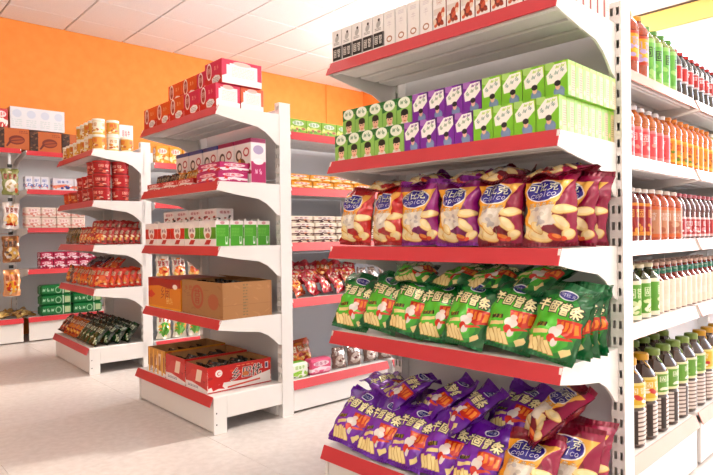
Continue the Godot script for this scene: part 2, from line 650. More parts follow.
func build_room() -> void:
	# floor: slab with tiles of 0.8 m
	var f := structure("floor", boxes([[Vector3(WALL_X - 0.2, -0.2, BACK_Z - 0.2), Vector3(SIDE_X + 0.2, -0.0035, FRONT_Z + 0.2)]], 0.0), M.grout)
	var tile := boxes([[Vector3(-0.3994, -0.0034, -0.3994), Vector3(0.3994, 0, 0.3994)]], 0.0008)
	var x := WALL_X + 0.4
	while x < SIDE_X:
		var z := BACK_Z + 0.4
		while z < FRONT_Z:
			part("floor_tile", tile, M.floor, f, Vector3(x, 0, z))
			z += 0.8
		x += 0.8
	# ceiling: slab, rails, tiles of 0.6 m
	var c := structure("ceiling", boxes([[Vector3(WALL_X - 0.2, CEIL + 0.02, BACK_Z - 0.2), Vector3(SIDE_X + 0.2, CEIL + 0.2, FRONT_Z + 0.2)]], 0.0), M.ceiling_rail)
	var ct := boxes([[Vector3(-0.2935, 0, -0.2935), Vector3(0.2935, 0.018, 0.2935)]], 0.003)
	var edge := boxes([[Vector3(-0.2035, 0, -0.2935), Vector3(0.2035, 0.018, 0.2935)]], 0.003)
	for i in range(-1, 15):
		for j in range(-8, 8):
			var cz := -1.9 + 0.6 * j + 0.3
			if cz < BACK_Z + 0.2 or cz > FRONT_Z - 0.2:
				continue
			if i == -1:
				part("ceiling_tile", edge, M.ceiling_tile, c, Vector3(-6.18 - 0.21, CEIL, cz))
				continue
			part("ceiling_tile", ct, M.ceiling_tile, c, Vector3(-6.18 + 0.6 * i + 0.3, CEIL, cz))
	# long orange wall
	wall_piece("wall_left", Vector3(WALL_X - 0.2, 0, BACK_Z - 0.2), Vector3(WALL_X, CEIL + 0.02, FRONT_Z + 0.2), M.orange_wall)
	# the thin conduit that runs up the wall
	structure("trim_1", boxes([[Vector3(WALL_X, 1.9, -5.43), Vector3(WALL_X + 0.018, CEIL, -5.412)]], 0.002), M.orange_wall)
	# far wall with its wide window under a beam
	var wx0 := -5.5
	var wx1 := 2.3
	var y0 := 0.45
	var y1 := 2.89
	wall_piece("wall_back", Vector3(WALL_X, 0, BACK_Z - 0.2), Vector3(wx0, CEIL, BACK_Z), M.orange_wall)
	wall_piece("wall_back_end", Vector3(wx1, 0, BACK_Z - 0.2), Vector3(SIDE_X, CEIL, BACK_Z), M.orange_wall)
	wall_piece("wall_back_sill", Vector3(wx0, 0, BACK_Z - 0.2), Vector3(wx1, y0, BACK_Z), M.orange_wall)
	wall_piece("wall_back_beam", Vector3(wx0, y1 + 0.05, BACK_Z - 0.2), Vector3(wx1, CEIL, BACK_Z), M.beam_glare)
	window_unit("window_1", Vector3(wx0, y0, BACK_Z - 0.1), wx1 - wx0, y1 + 0.05 - y0, 5, 0.0)
	# street side
	wall_piece("wall_right", Vector3(SIDE_X, 0, BACK_Z - 0.2), Vector3(SIDE_X + 0.2, CEIL, FRONT_Z + 0.2), M.plain_wall)
	wall_piece("wall_front", Vector3(WALL_X - 0.2, 0, FRONT_Z), Vector3(SIDE_X + 0.2, CEIL + 0.02, FRONT_Z + 0.2), M.plain_wall)
	# paving outside the windows
	structure("pavement", boxes([[Vector3(-40, -0.3, -40), Vector3(40, -0.21, 40)]], 0.0), M.pavement)


func window_unit(called: String, at: Vector3, w: float, h: float, n: int, turn: float) -> void:
	var o := Node3D.new()
	o.name = called
	add_child(o)
	o.position = at
	o.rotation.y = turn
	o.set_meta("kind", "structure")
	var b := 0.05
	part("window_frame", boxes([[Vector3(0, h - b, -0.04), Vector3(w, h, 0.08)], [Vector3(0, 0, -0.04), Vector3(w, b, 0.08)], [Vector3(0, b, -0.04), Vector3(b, h - b, 0.08)], [Vector3(w - b, b, -0.04), Vector3(w, h - b, 0.08)]], 0.004), M.frame, o)
	var pitch := (w - b) / n
	for i in range(1, n):
		part("mullion", boxes([[Vector3(pitch * i, b, -0.03), Vector3(pitch * i + b, h - b, 0.06)]], 0.004), M.frame, o)
	for i in n:
		part("pane", boxes([[Vector3(pitch * i + b, b, -0.004), Vector3(pitch * (i + 1), h - b, 0.004)]], 0.0), M.glass, o)


# added fill lamps, unseen bare tubes that brighten the wall, ceiling and shelf fronts
func build_fill_lamps() -> void:
	var tube := begin()
	for i in 12:
		var a0 := TAU * i / 12.0
		var a1 := TAU * (i + 1) / 12.0
		var r := 0.014
		var n0 := Vector3(sin(a0), cos(a0), 0)
		var n1 := Vector3(sin(a1), cos(a1), 0)
		quad(tube, n0 * r + Vector3(0, 0, -0.58), n1 * r + Vector3(0, 0, -0.58), n1 * r + Vector3(0, 0, 0.58), n0 * r + Vector3(0, 0, 0.58), (n0 + n1).normalized())
	var tm := tube.commit()
	for p in [[-3.2, -5.05], [-3.85, -5.05], [-4.5, -5.1], [-3.48, -1.9], [-1.08, -4.3], [0.15, -2.0], [-0.4, 2.2], [1.32, -4.3], [1.32, 0.5]]:
		var o := thing("added_fill_lamp", "added unseen fill lamp, a bare tube under the ceiling on two rods", "lamp", "added fill lamps out of view")
		o.position = Vector3(p[0], 2.85, p[1])
		part("batten", boxes([[Vector3(-0.018, 0.03, -0.60), Vector3(0.018, 0.055, 0.60)]], 0.003), M.white, o)
		part("tube", tm, M.lamp, o)
		for s in [-1.0, 1.0]:
			part("holder", boxes([[Vector3(-0.015, -0.016, s * 0.59 - 0.01), Vector3(0.015, 0.03, s * 0.59 + 0.01)]], 0.002), M.white, o)
			part("rod", boxes([[Vector3(-0.004, 0.055, s * 0.45 - 0.004), Vector3(0.004, CEIL - 2.85, s * 0.45 + 0.004)]], 0.0), M.white, o)
			var l := OmniLight3D.new()
			l.name = "fill_glow"
			l.light_color = Color(1.0, 0.95, 0.90)
			l.light_energy = FILL_LAMP
			l.light_size = 0.06
			l.omni_range = 14.0
			l.omni_attenuation = 2.0
			l.shadow_enabled = true
			o.add_child(l, true)
			l.position = Vector3(0, -0.08, s * 0.3)


# ==================================================================== shelving
func bracket_points(depth: float) -> Array:
	var k := depth / 0.375
	return [[0.016, 0.0], [0.004, -0.043], [0.06 * k, -0.053], [0.12 * k, -0.063], [0.24 * k, -0.079], [0.288 * k, -0.101], [0.322 * k, -0.128], [0.35 * k, -0.155], [0.374 * k, -0.165], [0.374 * k, 0.0]]


func deck_mesh(w: float, depth: float) -> Mesh:
	var list := [[Vector3(-w / 2, -0.008, -depth), Vector3(w / 2, 0, -0.022)]]
	list.append([Vector3(-w / 2, -0.042, -0.034), Vector3(w / 2, -0.008, -0.024)])
	var n := 3
	for i in n:
		var d0 := 0.055 + (depth - 0.07) * i / n
		list.append([Vector3(-w / 2 + 0.012, -0.034, -d0 - (depth - 0.07) / n + 0.020), Vector3(w / 2 - 0.012, -0.008, -d0)])
	return boxes(list, 0.003)


# hollow steel upright, 40 mm wide, with two rows of slots punched through its front at 50 mm pitch
func post_mesh(h: float, d: float) -> Mesh:
	var key := "post%.3f_%.3f" % [h, d]
	if meshes.has(key):
		return meshes[key]
	var t := 0.0025
	var f := d / 2
	var list := [
		[Vector3(-0.02, 0, -f), Vector3(-0.02 + t, h, f)], [Vector3(0.02 - t, 0, -f), Vector3(0.02, h, f)], [Vector3(-0.02 + t, 0, -f), Vector3(0.02 - t, h, -f + t)],
		[Vector3(-0.02 + t, 0, f - t), Vector3(-0.0135, h, f)], [Vector3(-0.0045, 0, f - t), Vector3(0.0045, h, f)], [Vector3(0.0135, 0, f - t), Vector3(0.02 - t, h, f)],
		[Vector3(-0.02 + t, h - t, -f + t), Vector3(0.02 - t, h, f - t)]]
	for s in [-1.0, 1.0]:
		var x: float = s * 0.009
		var y := 0.0
		while y < h:
			var top := minf(y + 0.026 if y > 0.0 else 0.06, h)
			list.append([Vector3(x - 0.0045, y, f - t), Vector3(x + 0.0045, top, f)])
			y = top + 0.024
	meshes[key] = boxes(list, 0.0)
	return meshes[key]


func shelf(parent: Node3D, y: float, w: float, depth: float, lip: Material, x := 0.0) -> void:
	var key := "deck%.3f_%.3f" % [w, depth]
	if not meshes.has(key):
		meshes[key] = deck_mesh(w - 0.018, depth)
		meshes[key + "s"] = plate([[0.0, -0.043], [0.004, -0.044], [0.0235, 0.001], [0.0195, 0.002]], -w / 2, w / 2)
		meshes[key + "l"] = plate(bracket_points(depth), -w / 2, -w / 2 + 0.007)
		meshes[key + "r"] = plate(bracket_points(depth), w / 2 - 0.007, w / 2)
	var o := part("shelf", meshes[key], M.steel, parent, Vector3(x, y, 0))
	part("price_strip", meshes[key + "s"], lip, o)
	part("bracket", meshes[key + "l"], M.steel, o)
	part("bracket", meshes[key + "r"], M.steel, o)


func build_end_unit(k: int, tops: Array, base: float, label: String) -> void:
	var u := thing("display_shelf_unit", label, "shelving")
	put(u, k, 0.45, 0.0, 0.0)
	var hh := 1.645
	if not meshes.has("post"):
		meshes["post"] = post_mesh(hh, 0.07)
		meshes["cap"] = box(0.042, 0.006, 0.072, 0.002)
	var px: float = [0.448, 0.432, 0.430][k]
	var pz: float = [-0.412, -0.408, -0.385][k]
	for s in [-1.0, 1.0]:
		var p := part("post", meshes["post"], M.steel, u, Vector3(s * px, 0, pz))
		part("post_cap", meshes["cap"], M.steel, p, Vector3(0, hh, 0))
	for i in 4:
		part("back_panel", box(0.86, 0.372, 0.012, 0.003), M.panel, u, Vector3(0, 0.13 + 0.377 * i, -0.425))
	for y in tops:
		shelf(u, y, 0.9, 0.376, M.lip_red)
	# base: plinth front, open frame at each end, deck with its own strip
	var b := part("base", boxes([
		[Vector3(-0.445, base - 0.012, -0.376), Vector3(0.445, base, 0.03)],
		[Vector3(-0.445, base - 0.046, 0.016), Vector3(0.445, base - 0.012, 0.026)]], 0.002), M.steel, u)
	part("price_strip", plate([[-0.05, base - 0.043], [-0.046, base - 0.044], [-0.0265, base + 0.001], [-0.0305, base + 0.002]], -0.45, 0.45), M.lip_red, b)
	part("kick_panel", boxes([[Vector3(-0.438, 0.008, 0.008), Vector3(0.438, base - 0.046, 0.02)]], 0.002), M.steel, b)
	for s in [-1.0, 1.0]:
		var x0: float = 0.438 * s
		var x1: float = 0.45 * s
		part("end_frame", boxes([
			[Vector3(minf(x0, x1), 0, -0.045), Vector3(maxf(x0, x1), base - 0.002, 0.026)],
			[Vector3(minf(x0, x1), 0.072, -0.376), Vector3(maxf(x0, x1), base - 0.002, -0.045)]], 0.002), M.steel, b)
		part("screws", boxes([[Vector3(minf(x0, x1) - 0.001, 0.045, 0.008), Vector3(maxf(x0, x1) + 0.001, 0.052, 0.014)], [Vector3(minf(x0, x1) - 0.001, 0.10, 0.008), Vector3(maxf(x0, x1) + 0.001, 0.107, 0.014)]], 0.0), M.screw, b)
	part("base_rail", boxes([[Vector3(-0.41, 0.004, -0.376), Vector3(0.41, 0.09, -0.362)]], 0.002), M.steel, b)


# a run behind a display unit: two bays of shelves that face the street side, back to back with the rest of the gondola
func build_run(k: int, tops: Array, lip: String, label: String) -> void:
	var lm: Material = M.lip_pale if lip == "pale" else M.lip_red
	var bay := 0.72
	for n in 4:
		var u := thing("run_shelf_unit", label + [", bay behind the display end", ", second bay", ", third bay", ", bay at the window end"][n], "shelving")
		var d0 := 0.452 + n * (bay + 0.042)
		put(u, k, 0.9, d0 + bay / 2, 0.0, PI / 2)
		part("back_panel", boxes([[Vector3(-bay / 2, 0.02, -0.455), Vector3(bay / 2, 0.84, -0.44)]], 0.003), M.panel, u)
		part("back_panel", boxes([[Vector3(-bay / 2, 0.845, -0.455), Vector3(bay / 2, 1.64, -0.44)]], 0.003), M.panel, u)
		part("post", post_mesh(1.645, 0.06), M.steel, u, Vector3(bay / 2 + 0.021, 0, -0.412))
		for i in 4:
			shelf(u, tops[i], bay, 0.376, lm)
		var base: float = tops[4]
		var b := part("base", boxes([[Vector3(-bay / 2, base - 0.012, -0.44), Vector3(bay / 2, base, -0.022)], [Vector3(-bay / 2, 0.0, -0.44), Vector3(-bay / 2 + 0.012, base - 0.012, -0.03)], [Vector3(bay / 2 - 0.012, 0.0, -0.44), Vector3(bay / 2, base - 0.012, -0.03)]], 0.002), M.steel, u)
		part("price_strip", plate([[0.0, base - 0.043], [0.004, base - 0.044], [0.0235, base + 0.001], [0.0195, base + 0.002]], -bay / 2, bay / 2), lm, b)
		part("kick_panel", boxes([[Vector3(-bay / 2 + 0.004, 0.012, -0.026), Vector3(bay / 2 - 0.004, base - 0.04, -0.012)]], 0.002), M.steel, b)


func build_wall_run() -> void:
	var fx := -6.03
	var tops := [1.763, 1.407, 1.051, 0.667]
	var bay := 0.9
	for n in 4:
		var zc := -1.40 - bay / 2 - n * (bay + 0.04)
		if n == 3:
			zc = -1.40 + 0.04 + bay / 2
		var u := thing("wall_shelf_unit", ["grey-backed wall shelving with red strips holding brown cartons and tissue packs", "grey-backed wall shelving behind the tub display", "grey-backed wall shelving by the window corner", "wall shelving bay with bags hung on a strip below one shelf"][n], "shelving")
		u.position = Vector3(fx, 0, zc)
		u.rotation.y = PI / 2
		part("back_panel", boxes([[Vector3(-bay / 2, 0.23, -0.50), Vector3(bay / 2, 1.0, -0.485)]], 0.003), M.panel, u)
		part("back_panel", boxes([[Vector3(-bay / 2, 1.004, -0.50), Vector3(bay / 2, 1.80, -0.485)]], 0.003), M.panel, u)
		part("post", post_mesh(1.80, 0.05), M.steel, u, Vector3(-bay / 2 - 0.02, 0, -0.45))
		var list: Array = tops if n < 3 else [1.772]
		for y in list:
			shelf(u, y, bay, 0.42, M.lip_red)
		var base := 0.225
		var b := part("base", boxes([[Vector3(-bay / 2, base - 0.012, -0.485), Vector3(bay / 2, base, -0.022)]], 0.002), M.steel, u)
		part("price_strip", plate([[0.0, base - 0.043], [0.004, base - 0.044], [0.0235, base + 0.001], [0.0195, base + 0.002]], -bay / 2, bay / 2), M.lip_red, b)
		part("kick_panel", boxes([[Vector3(-bay / 2 + 0.004, 0.012, -0.03), Vector3(bay / 2 - 0.004, base - 0.04, -0.015)]], 0.002), M.steel, b)




# ==================================================================== printed sheets
func crisp_art(ground: Color, deep: Color, gold: Color) -> ImageTexture:
	var a := Art.new(384, 256, ground)
	a.area(0.5, 0, 1, 1)
	a.rect(0.25, 0.2, 0.75, 0.8, deep)
	a.lines(rng, 0.3, 0.3, 0.7, 0.7, 12, Color(0.85, 0.8, 0.75))
	a.area(0, 0, 0.5, 1)
	a.poly([0.62, 0.0, 1.0, 0.0, 1.0, 1.0, 0.78, 1.0, 0.86, 0.6, 0.7, 0.3], deep)
	a.poly([0, 0.10, 0.93, 0.10, 0.74, 0.40, 0.62, 0.62, 0.30, 0.86, 0.0, 0.74], gold)
	a.poly([0.55, 0.10, 0.93, 0.10, 0.74, 0.40, 0.62, 0.50], gold.lightened(0.25))
	a.poly([0.14, 0.5, 0.68, 0.48, 0.6, 0.68, 0.34, 0.84, 0.14, 0.72], Color(0.93, 0.88, 0.74))
	a.dabs(rng, 8, 0.2, 0.55, 0.6, 0.74, 0.08, 0.035, [Color(0.74, 0.72, 0.72), Color(0.90, 0.88, 0.82), Color(0.83, 0.80, 0.72)])
	a.ell(0.42, 0.265, 0.36, 0.17, Color(0.97, 0.96, 0.98))
	a.ell(0.42, 0.265, 0.335, 0.152, Color(0.16, 0.13, 0.55))
	a.word([GA, GB, GC], 0.135, 0.150, 0.175, 0.13, 0.018, 4.4, Color(0.98, 0.97, 0.86), Color(0.10, 0.25, 0.35), 2.0, 0.1, -0.004)
	a.word([LC, LO, LP, LI, LC, LO], 0.16, 0.290, 0.10, 0.085, -0.012, 5.0, Color(0.98, 0.98, 1), Color(0, 0, 0, 0), 0, 0.3, -0.002)
	a.word([GE, GF, GH, GD], 0.14, 0.445, 0.12, 0.065, 0.015, 3.6, Color(0.98, 0.95, 0.86), Color(0.35, 0.18, 0.12), 2.4, 0.15)
	for e in [[0.10, 0.84, 0.22, 0.075, 0.6], [0.33, 0.90, 0.22, 0.075, 0.25], [0.80, 0.545, 0.19, 0.062, -0.12], [0.74, 0.73, 0.17, 0.075, 0.75], [0.84, 0.88, 0.13, 0.06, -0.5], [0.30, 0.79, 0.13, 0.05, 0.9]]:
		a.ell(e[0], e[1] + 0.006, e[2] + 0.010, e[3] + 0.008, Color(0.84, 0.62, 0.30), e[4])
		a.ell(e[0], e[1], e[2], e[3], Color(0.96, 0.86, 0.60), e[4])
		a.ell(e[0] + 0.02, e[1] - 0.008, e[2] * 0.7, e[3] * 0.6, Color(0.98, 0.91, 0.72), e[4])
	a.poly([0.30, 0.50, 0.66, 0.49, 0.60, 0.60, 0.66, 0.74, 0.40, 0.78, 0.26, 0.66], Color(0.88, 0.85, 0.80))
	a.dabs(rng, 9, 0.28, 0.53, 0.6, 0.74, 0.06, 0.028, [Color(0.72, 0.70, 0.70), Color(0.93, 0.91, 0.88), Color(0.80, 0.77, 0.72)])
	a.ell(0.60, 0.92, 0.12, 0.05, Color(0.80, 0.20, 0.10), 0.2)
	a.ell(0.62, 0.905, 0.07, 0.028, Color(0.95, 0.55, 0.20), 0.2)
	a.ell(0.73, 0.945, 0.06, 0.03, Color(0.90, 0.30, 0.16), -0.4)
	return a.done()


func stick_art(ground: Color, bright: Color) -> ImageTexture:
	var a := Art.new(384, 256, ground)
	a.area(0.5, 0, 1, 1)
	a.rect(0.25, 0.2, 0.75, 0.8, bright)
	a.lines(rng, 0.3, 0.3, 0.7, 0.7, 12, Color(0.9, 0.9, 0.85))
	a.area(0, 0, 0.5, 1)
	a.ell(0.46, 0.56, 0.50, 0.46, ground.lerp(bright, 0.4))
	a.ell(0.44, 0.58, 0.43, 0.38, ground.lerp(bright, 0.75))
	a.ell(0.40, 0.62, 0.34, 0.30, bright)
	a.ell(0.52, 0.125, 0.17, 0.075, Color(0.93, 0.94, 0.98))
	a.ell(0.52, 0.125, 0.145, 0.058, Color(0.14, 0.14, 0.50))
	a.word([GA, GB, GC], 0.40, 0.098, 0.07, 0.05, 0.012, 4.0, Color(0.98, 0.98, 1))
	a.word([GD, GE, GF, GH], 0.06, 0.235, 0.20, 0.165, 0.022, 7.6, Color(0.99, 0.96, 0.76), Color(0.06, 0.05, 0.03), 6.0, 0.2, 0.008)
	a.poly([0.50, 0.48, 0.97, 0.45, 0.99, 0.64, 0.80, 0.71, 0.54, 0.64], Color(0.80, 0.16, 0.06))
	for i in 4:
		a.poly([0.58 + i * 0.1, 0.50, 0.64 + i * 0.1, 0.49, 0.66 + i * 0.1, 0.61, 0.60 + i * 0.1, 0.64], Color(0.96, 0.50 + 0.05 * (i % 2), 0.14))
	a.ell(0.56, 0.66, 0.13, 0.075, Color(0.95, 0.93, 0.92))
	a.ell(0.60, 0.58, 0.07, 0.04, Color(0.97, 0.88, 0.85))
	a.ell(0.52, 0.76, 0.08, 0.06, Color(0.84, 0.17, 0.12))
	a.ell(0.58, 0.80, 0.05, 0.07, Color(0.92, 0.90, 0.88), 0.5)
	a.poly([0.56, 0.74, 0.88, 0.70, 0.9, 0.72, 0.60, 0.78], Color(0.86, 0.25, 0.14))
	a.poly([0.10, 0.60, 0.36, 0.565, 0.37, 0.625, 0.12, 0.655], Color(0.15, 0.12, 0.05))
	a.word([GJ, GI, GE], 0.13, 0.575, 0.06, 0.06, 0.015, 4.0, Color(0.98, 0.84, 0.20))
	for i in 5:
		var x := 0.10 + i * 0.085
		var top := 0.80 + 0.02 * sin(i * 2.0)
		a.poly([x - 0.05, top, x + 0.035, top - 0.02, x + 0.14, 0.97, x + 0.04, 0.985], Color(0.74, 0.58, 0.30))
		a.poly([x - 0.04, top + 0.004, x + 0.03, top - 0.012, x + 0.125, 0.965, x + 0.05, 0.975], Color(0.96, 0.88, 0.62))
	a.poly([0.12, 0.70, 0.42, 0.66, 0.43, 0.71, 0.14, 0.76], Color(0.95, 0.87, 0.60))
	a.poly([0.66, 0.90, 0.84, 0.82, 0.88, 0.88, 0.72, 0.97], Color(0.95, 0.87, 0.60))
	return a.done()


# a sheet for a carton: front in the left half, ends in the right half, lids along the foot
func sheet(w: int, h: int, front: Color, side: Color, lid: Color) -> Art:
	var a := Art.new(w, h, front)
	a.rect(0.5, 0, 1, 0.9, side)
	a.rect(0, 0.9, 1, 1, lid)
	return a


func front_of(a: Art) -> Art:
	return a.area(0, 0, 0.5, 0.9)


func side_of(a: Art) -> Art:
	return a.area(0.5, 0, 1, 0.9)


func milk_art(ground: Color, dark: Color, ink: Color, portrait: int, side_a: Color, side_b: Color) -> ImageTexture:
	var a := sheet(128, 96, ground, side_a, ground)
	front_of(a)
	if portrait == 0:
		a.rect(0, 0, 1, 1, ground)
		a.ell(0.05, 0.10, 0.55, 0.34, dark)
		a.ell(0.95, 0.0, 0.30, 0.22, dark)
		a.ell(0.5, 0.20, 0.40, 0.20, Color(0.93, 0.96, 0.90))
		a.word([SCRIPT_A, SCRIPT_B], 0.22, 0.08, 0.25, 0.2, 0.03, 4.0, ink)
		a.poly([0.22, 1, 0.3, 0.86, 0.72, 0.86, 0.82, 1], Color(0.93, 0.90, 0.88))
		a.ell(0.52, 0.70, 0.21, 0.22, Color(0.93, 0.74, 0.64))
		a.ell(0.52, 0.545, 0.235, 0.115, Color(0.09, 0.07, 0.07))
		a.rect(0.29, 0.54, 0.34, 0.66, Color(0.09, 0.07, 0.07))
		a.rect(0.71, 0.54, 0.755, 0.64, Color(0.09, 0.07, 0.07))
		a.rect(0.40, 0.69, 0.48, 0.715, Color(0.12, 0.08, 0.08))
		a.rect(0.57, 0.69, 0.65, 0.715, Color(0.12, 0.08, 0.08))
		a.rect(0.46, 0.83, 0.59, 0.855, Color(0.75, 0.35, 0.33))
	else:
		a.ell(0.2, 0.1, 0.25, 0.12, ground.lerp(Color.WHITE, 0.35))
		a.ell(0.85, 0.2, 0.20, 0.2, dark)
		a.poly([0.06, 0.36, 0.42, 0.08, 0.92, 0.06, 0.96, 0.34, 0.6, 0.60, 0.12, 0.62], Color(0.97, 0.97, 0.95))
		a.ell(0.45, 0.4, 0.34, 0.2, Color(0.97, 0.97, 0.95), -0.4)
		a.word([SCRIPT_B, SCRIPT_A, SCRIPT_B], 0.16, 0.30, 0.22, 0.17, 0.02, 3.6, ink, Color(0, 0, 0, 0), 0, 0.2, -0.07)
		a.word([SCRIPT_A, SCRIPT_A], 0.45, 0.10, 0.2, 0.12, 0.02, 4.6, dark, Color(0, 0, 0, 0), 0, 0.2, -0.02)
		a.ell(0.62, 0.86, 0.24, 0.16, Color(0.45, 0.55, 0.72))
		a.poly([0.4, 1, 0.48, 0.80, 0.78, 0.80, 0.86, 1], Color(0.50, 0.60, 0.76))
		a.ell(0.56, 0.70, 0.11, 0.11, Color(0.92, 0.74, 0.64))
		a.ell(0.55, 0.62, 0.14, 0.08, Color(0.12, 0.10, 0.12))
	side_of(a)
	a.rect(0.45, 0, 1, 1, side_b)
	a.rect(0, 0, 1, 0.12, dark)
	a.lines(rng, 0.55, 0.25, 0.92, 0.85, 9, side_b.darkened(0.35))
	a.ell(0.25, 0.8, 0.14, 0.08, side_b)
	return a.done()


func tall_art(kind: int) -> ImageTexture:
	var white := Color(0.93, 0.92, 0.92)
	var a := sheet(128, 128, white, white, white)
	front_of(a)
	if kind == 0:
		a.rect(0.08, 0.52, 0.98, 0.93, Color(0.10, 0.08, 0.08))
		a.word([GE, GF], 0.16, 0.60, 0.32, 0.24, 0.08, 5.0, Color(0.95, 0.94, 0.92))
		a.ell(0.55, 0.28, 0.22, 0.09, Color(0.70, 0.70, 0.70), -0.6)
		a.ell(0.6, 0.16, 0.10, 0.04, Color(0.20, 0.18, 0.18))
		a.lines(rng, 0.2, 0.38, 0.8, 0.47, 2, Color(0.5, 0.5, 0.5))
	elif kind == 1:
		a.word([GD], 0.3, 0.30, 0.4, 0.2, 0.0, 2.0, Color(0.75, 0.72, 0.76))
		a.ell(0.5, 0.80, 0.26, 0.09, Color(0.66, 0.45, 0.36))
		a.ell(0.5, 0.80, 0.18, 0.055, white)
		a.lines(rng, 0.25, 0.10, 0.75, 0.22, 3, Color(0.8, 0.78, 0.82))
	else:
		a.word([GH], 0.25, 0.15, 0.5, 0.2, 0.0, 2.0, Color(0.75, 0.55, 0.50))
		a.rect(0.06, 0.44, 0.94, 0.60, Color(0.86, 0.82, 0.80))
		a.dabs(rng, 16, 0.1, 0.48, 0.9, 0.95, 0.16, 0.06, [Color(0.62, 0.20, 0.10), Color(0.78, 0.34, 0.20), Color(0.90, 0.80, 0.72), Color(0.45, 0.12, 0.08)])
	side_of(a)
	if kind == 2:
		a.rect(0.05, 0.0, 0.30, 1.0, Color(0.60, 0.10, 0.05))
		a.rect(0.36, 0.0, 0.42, 1.0, Color(0.85, 0.60, 0.55))
		a.lines(rng, 0.5, 0.2, 0.9, 0.8, 10, Color(0.80, 0.70, 0.70))
	elif kind == 0:
		a.rect(0, 0.52, 1, 0.93, Color(0.10, 0.08, 0.08))
	return a.done()


func pack_art(ground: Color, stripe: Color, ink: Color, spots: Array, w := 128, h := 96, lid := Color(0, 0, 0, 0)) -> ImageTexture:
	var a := sheet(w, h, ground, ground, ground if lid.a == 0.0 else lid)
	for i in 2:
		if i == 0:
			front_of(a)
		else:
			side_of(a)
		a.poly([0, 0.62, 0.5, 0.5, 1, 0.62, 1, 0.82, 0.5, 0.72, 0, 0.82], stripe)
		a.dabs(rng, 9, 0.1, 0.55, 0.9, 0.9, 0.10, 0.08, spots)
		a.ell(0.5, 0.30, 0.36, 0.17, ink.lerp(Color.WHITE, 0.8))
		a.word([GE, GH, GD], 0.22, 0.20, 0.16, 0.2, 0.03, 3.8, ink)
	return a.done()


# sheet for a foil bag: the same print in both halves
func foil_art(ground: Color, ink: Color, halo: Color, spots: Array) -> ImageTexture:
	var a := Art.new(192, 128, ground)
	for i in 2:
		a.area(i * 0.5, 0, i * 0.5 + 0.5, 1)
		a.ell(0.5, 0.66, 0.38, 0.26, halo)
		a.dabs(rng, 14, 0.12, 0.5, 0.88, 0.92, 0.11, 0.05, spots)
		a.word([GF, GH, GE], 0.1, 0.16, 0.22, 0.22, 0.05, 4.6, ink, ground.darkened(0.6), 3.0, 0.1)
		a.ell(0.5, 0.08, 0.14, 0.04, halo)
	return a.done()


func wrap_art(ground: Color, band: Color, ink: Color, n: int, spots: Array) -> ImageTexture:
	var a := Art.new(128, 96, ground)
	for i in n:
		a.area(float(i) / n, 0, float(i + 1) / n, 1)
		a.rect(0.0, 0.0, 1, 0.10, band)
		a.rect(0.0, 0.88, 1, 1.0, band)
		a.dabs(rng, 7, 0.15, 0.5, 0.85, 0.85, 0.12, 0.07, spots)
		a.word([GE, GF], 0.2, 0.2, 0.28, 0.24, 0.06, 4.4, ink)
	return a.done()


# ==================================================================== goods: builders
func foil_bag(called: String, kind: String, label: String, group: String, w: float, h: float, t: float, sd: int, fine := true) -> Node3D:
	var o := thing(called, label, "bag", group)
	part("pouch", bag(w, h, t, sd, 16 if fine else 8, 20 if fine else 9), M[kind], o)
	if fine:
		part("top_seal", seal(w * 0.99, h, h - 0.003, h + 0.014, sd), M[kind + "_foil"], o)
		part("bottom_seal", seal(w * 0.99, h, -0.010, 0.003, sd), M[kind + "_foil"], o)
	return o


func add_foil(kind: String, tex: Texture2D, plain: Color) -> void:
	M[kind] = print_mat(tex, 0.27, 0.5)
	M[kind].metallic = 0.12
	M[kind].metallic_specular = 0.5
	M[kind + "_foil"] = mat(plain, 0.28, 0.3)


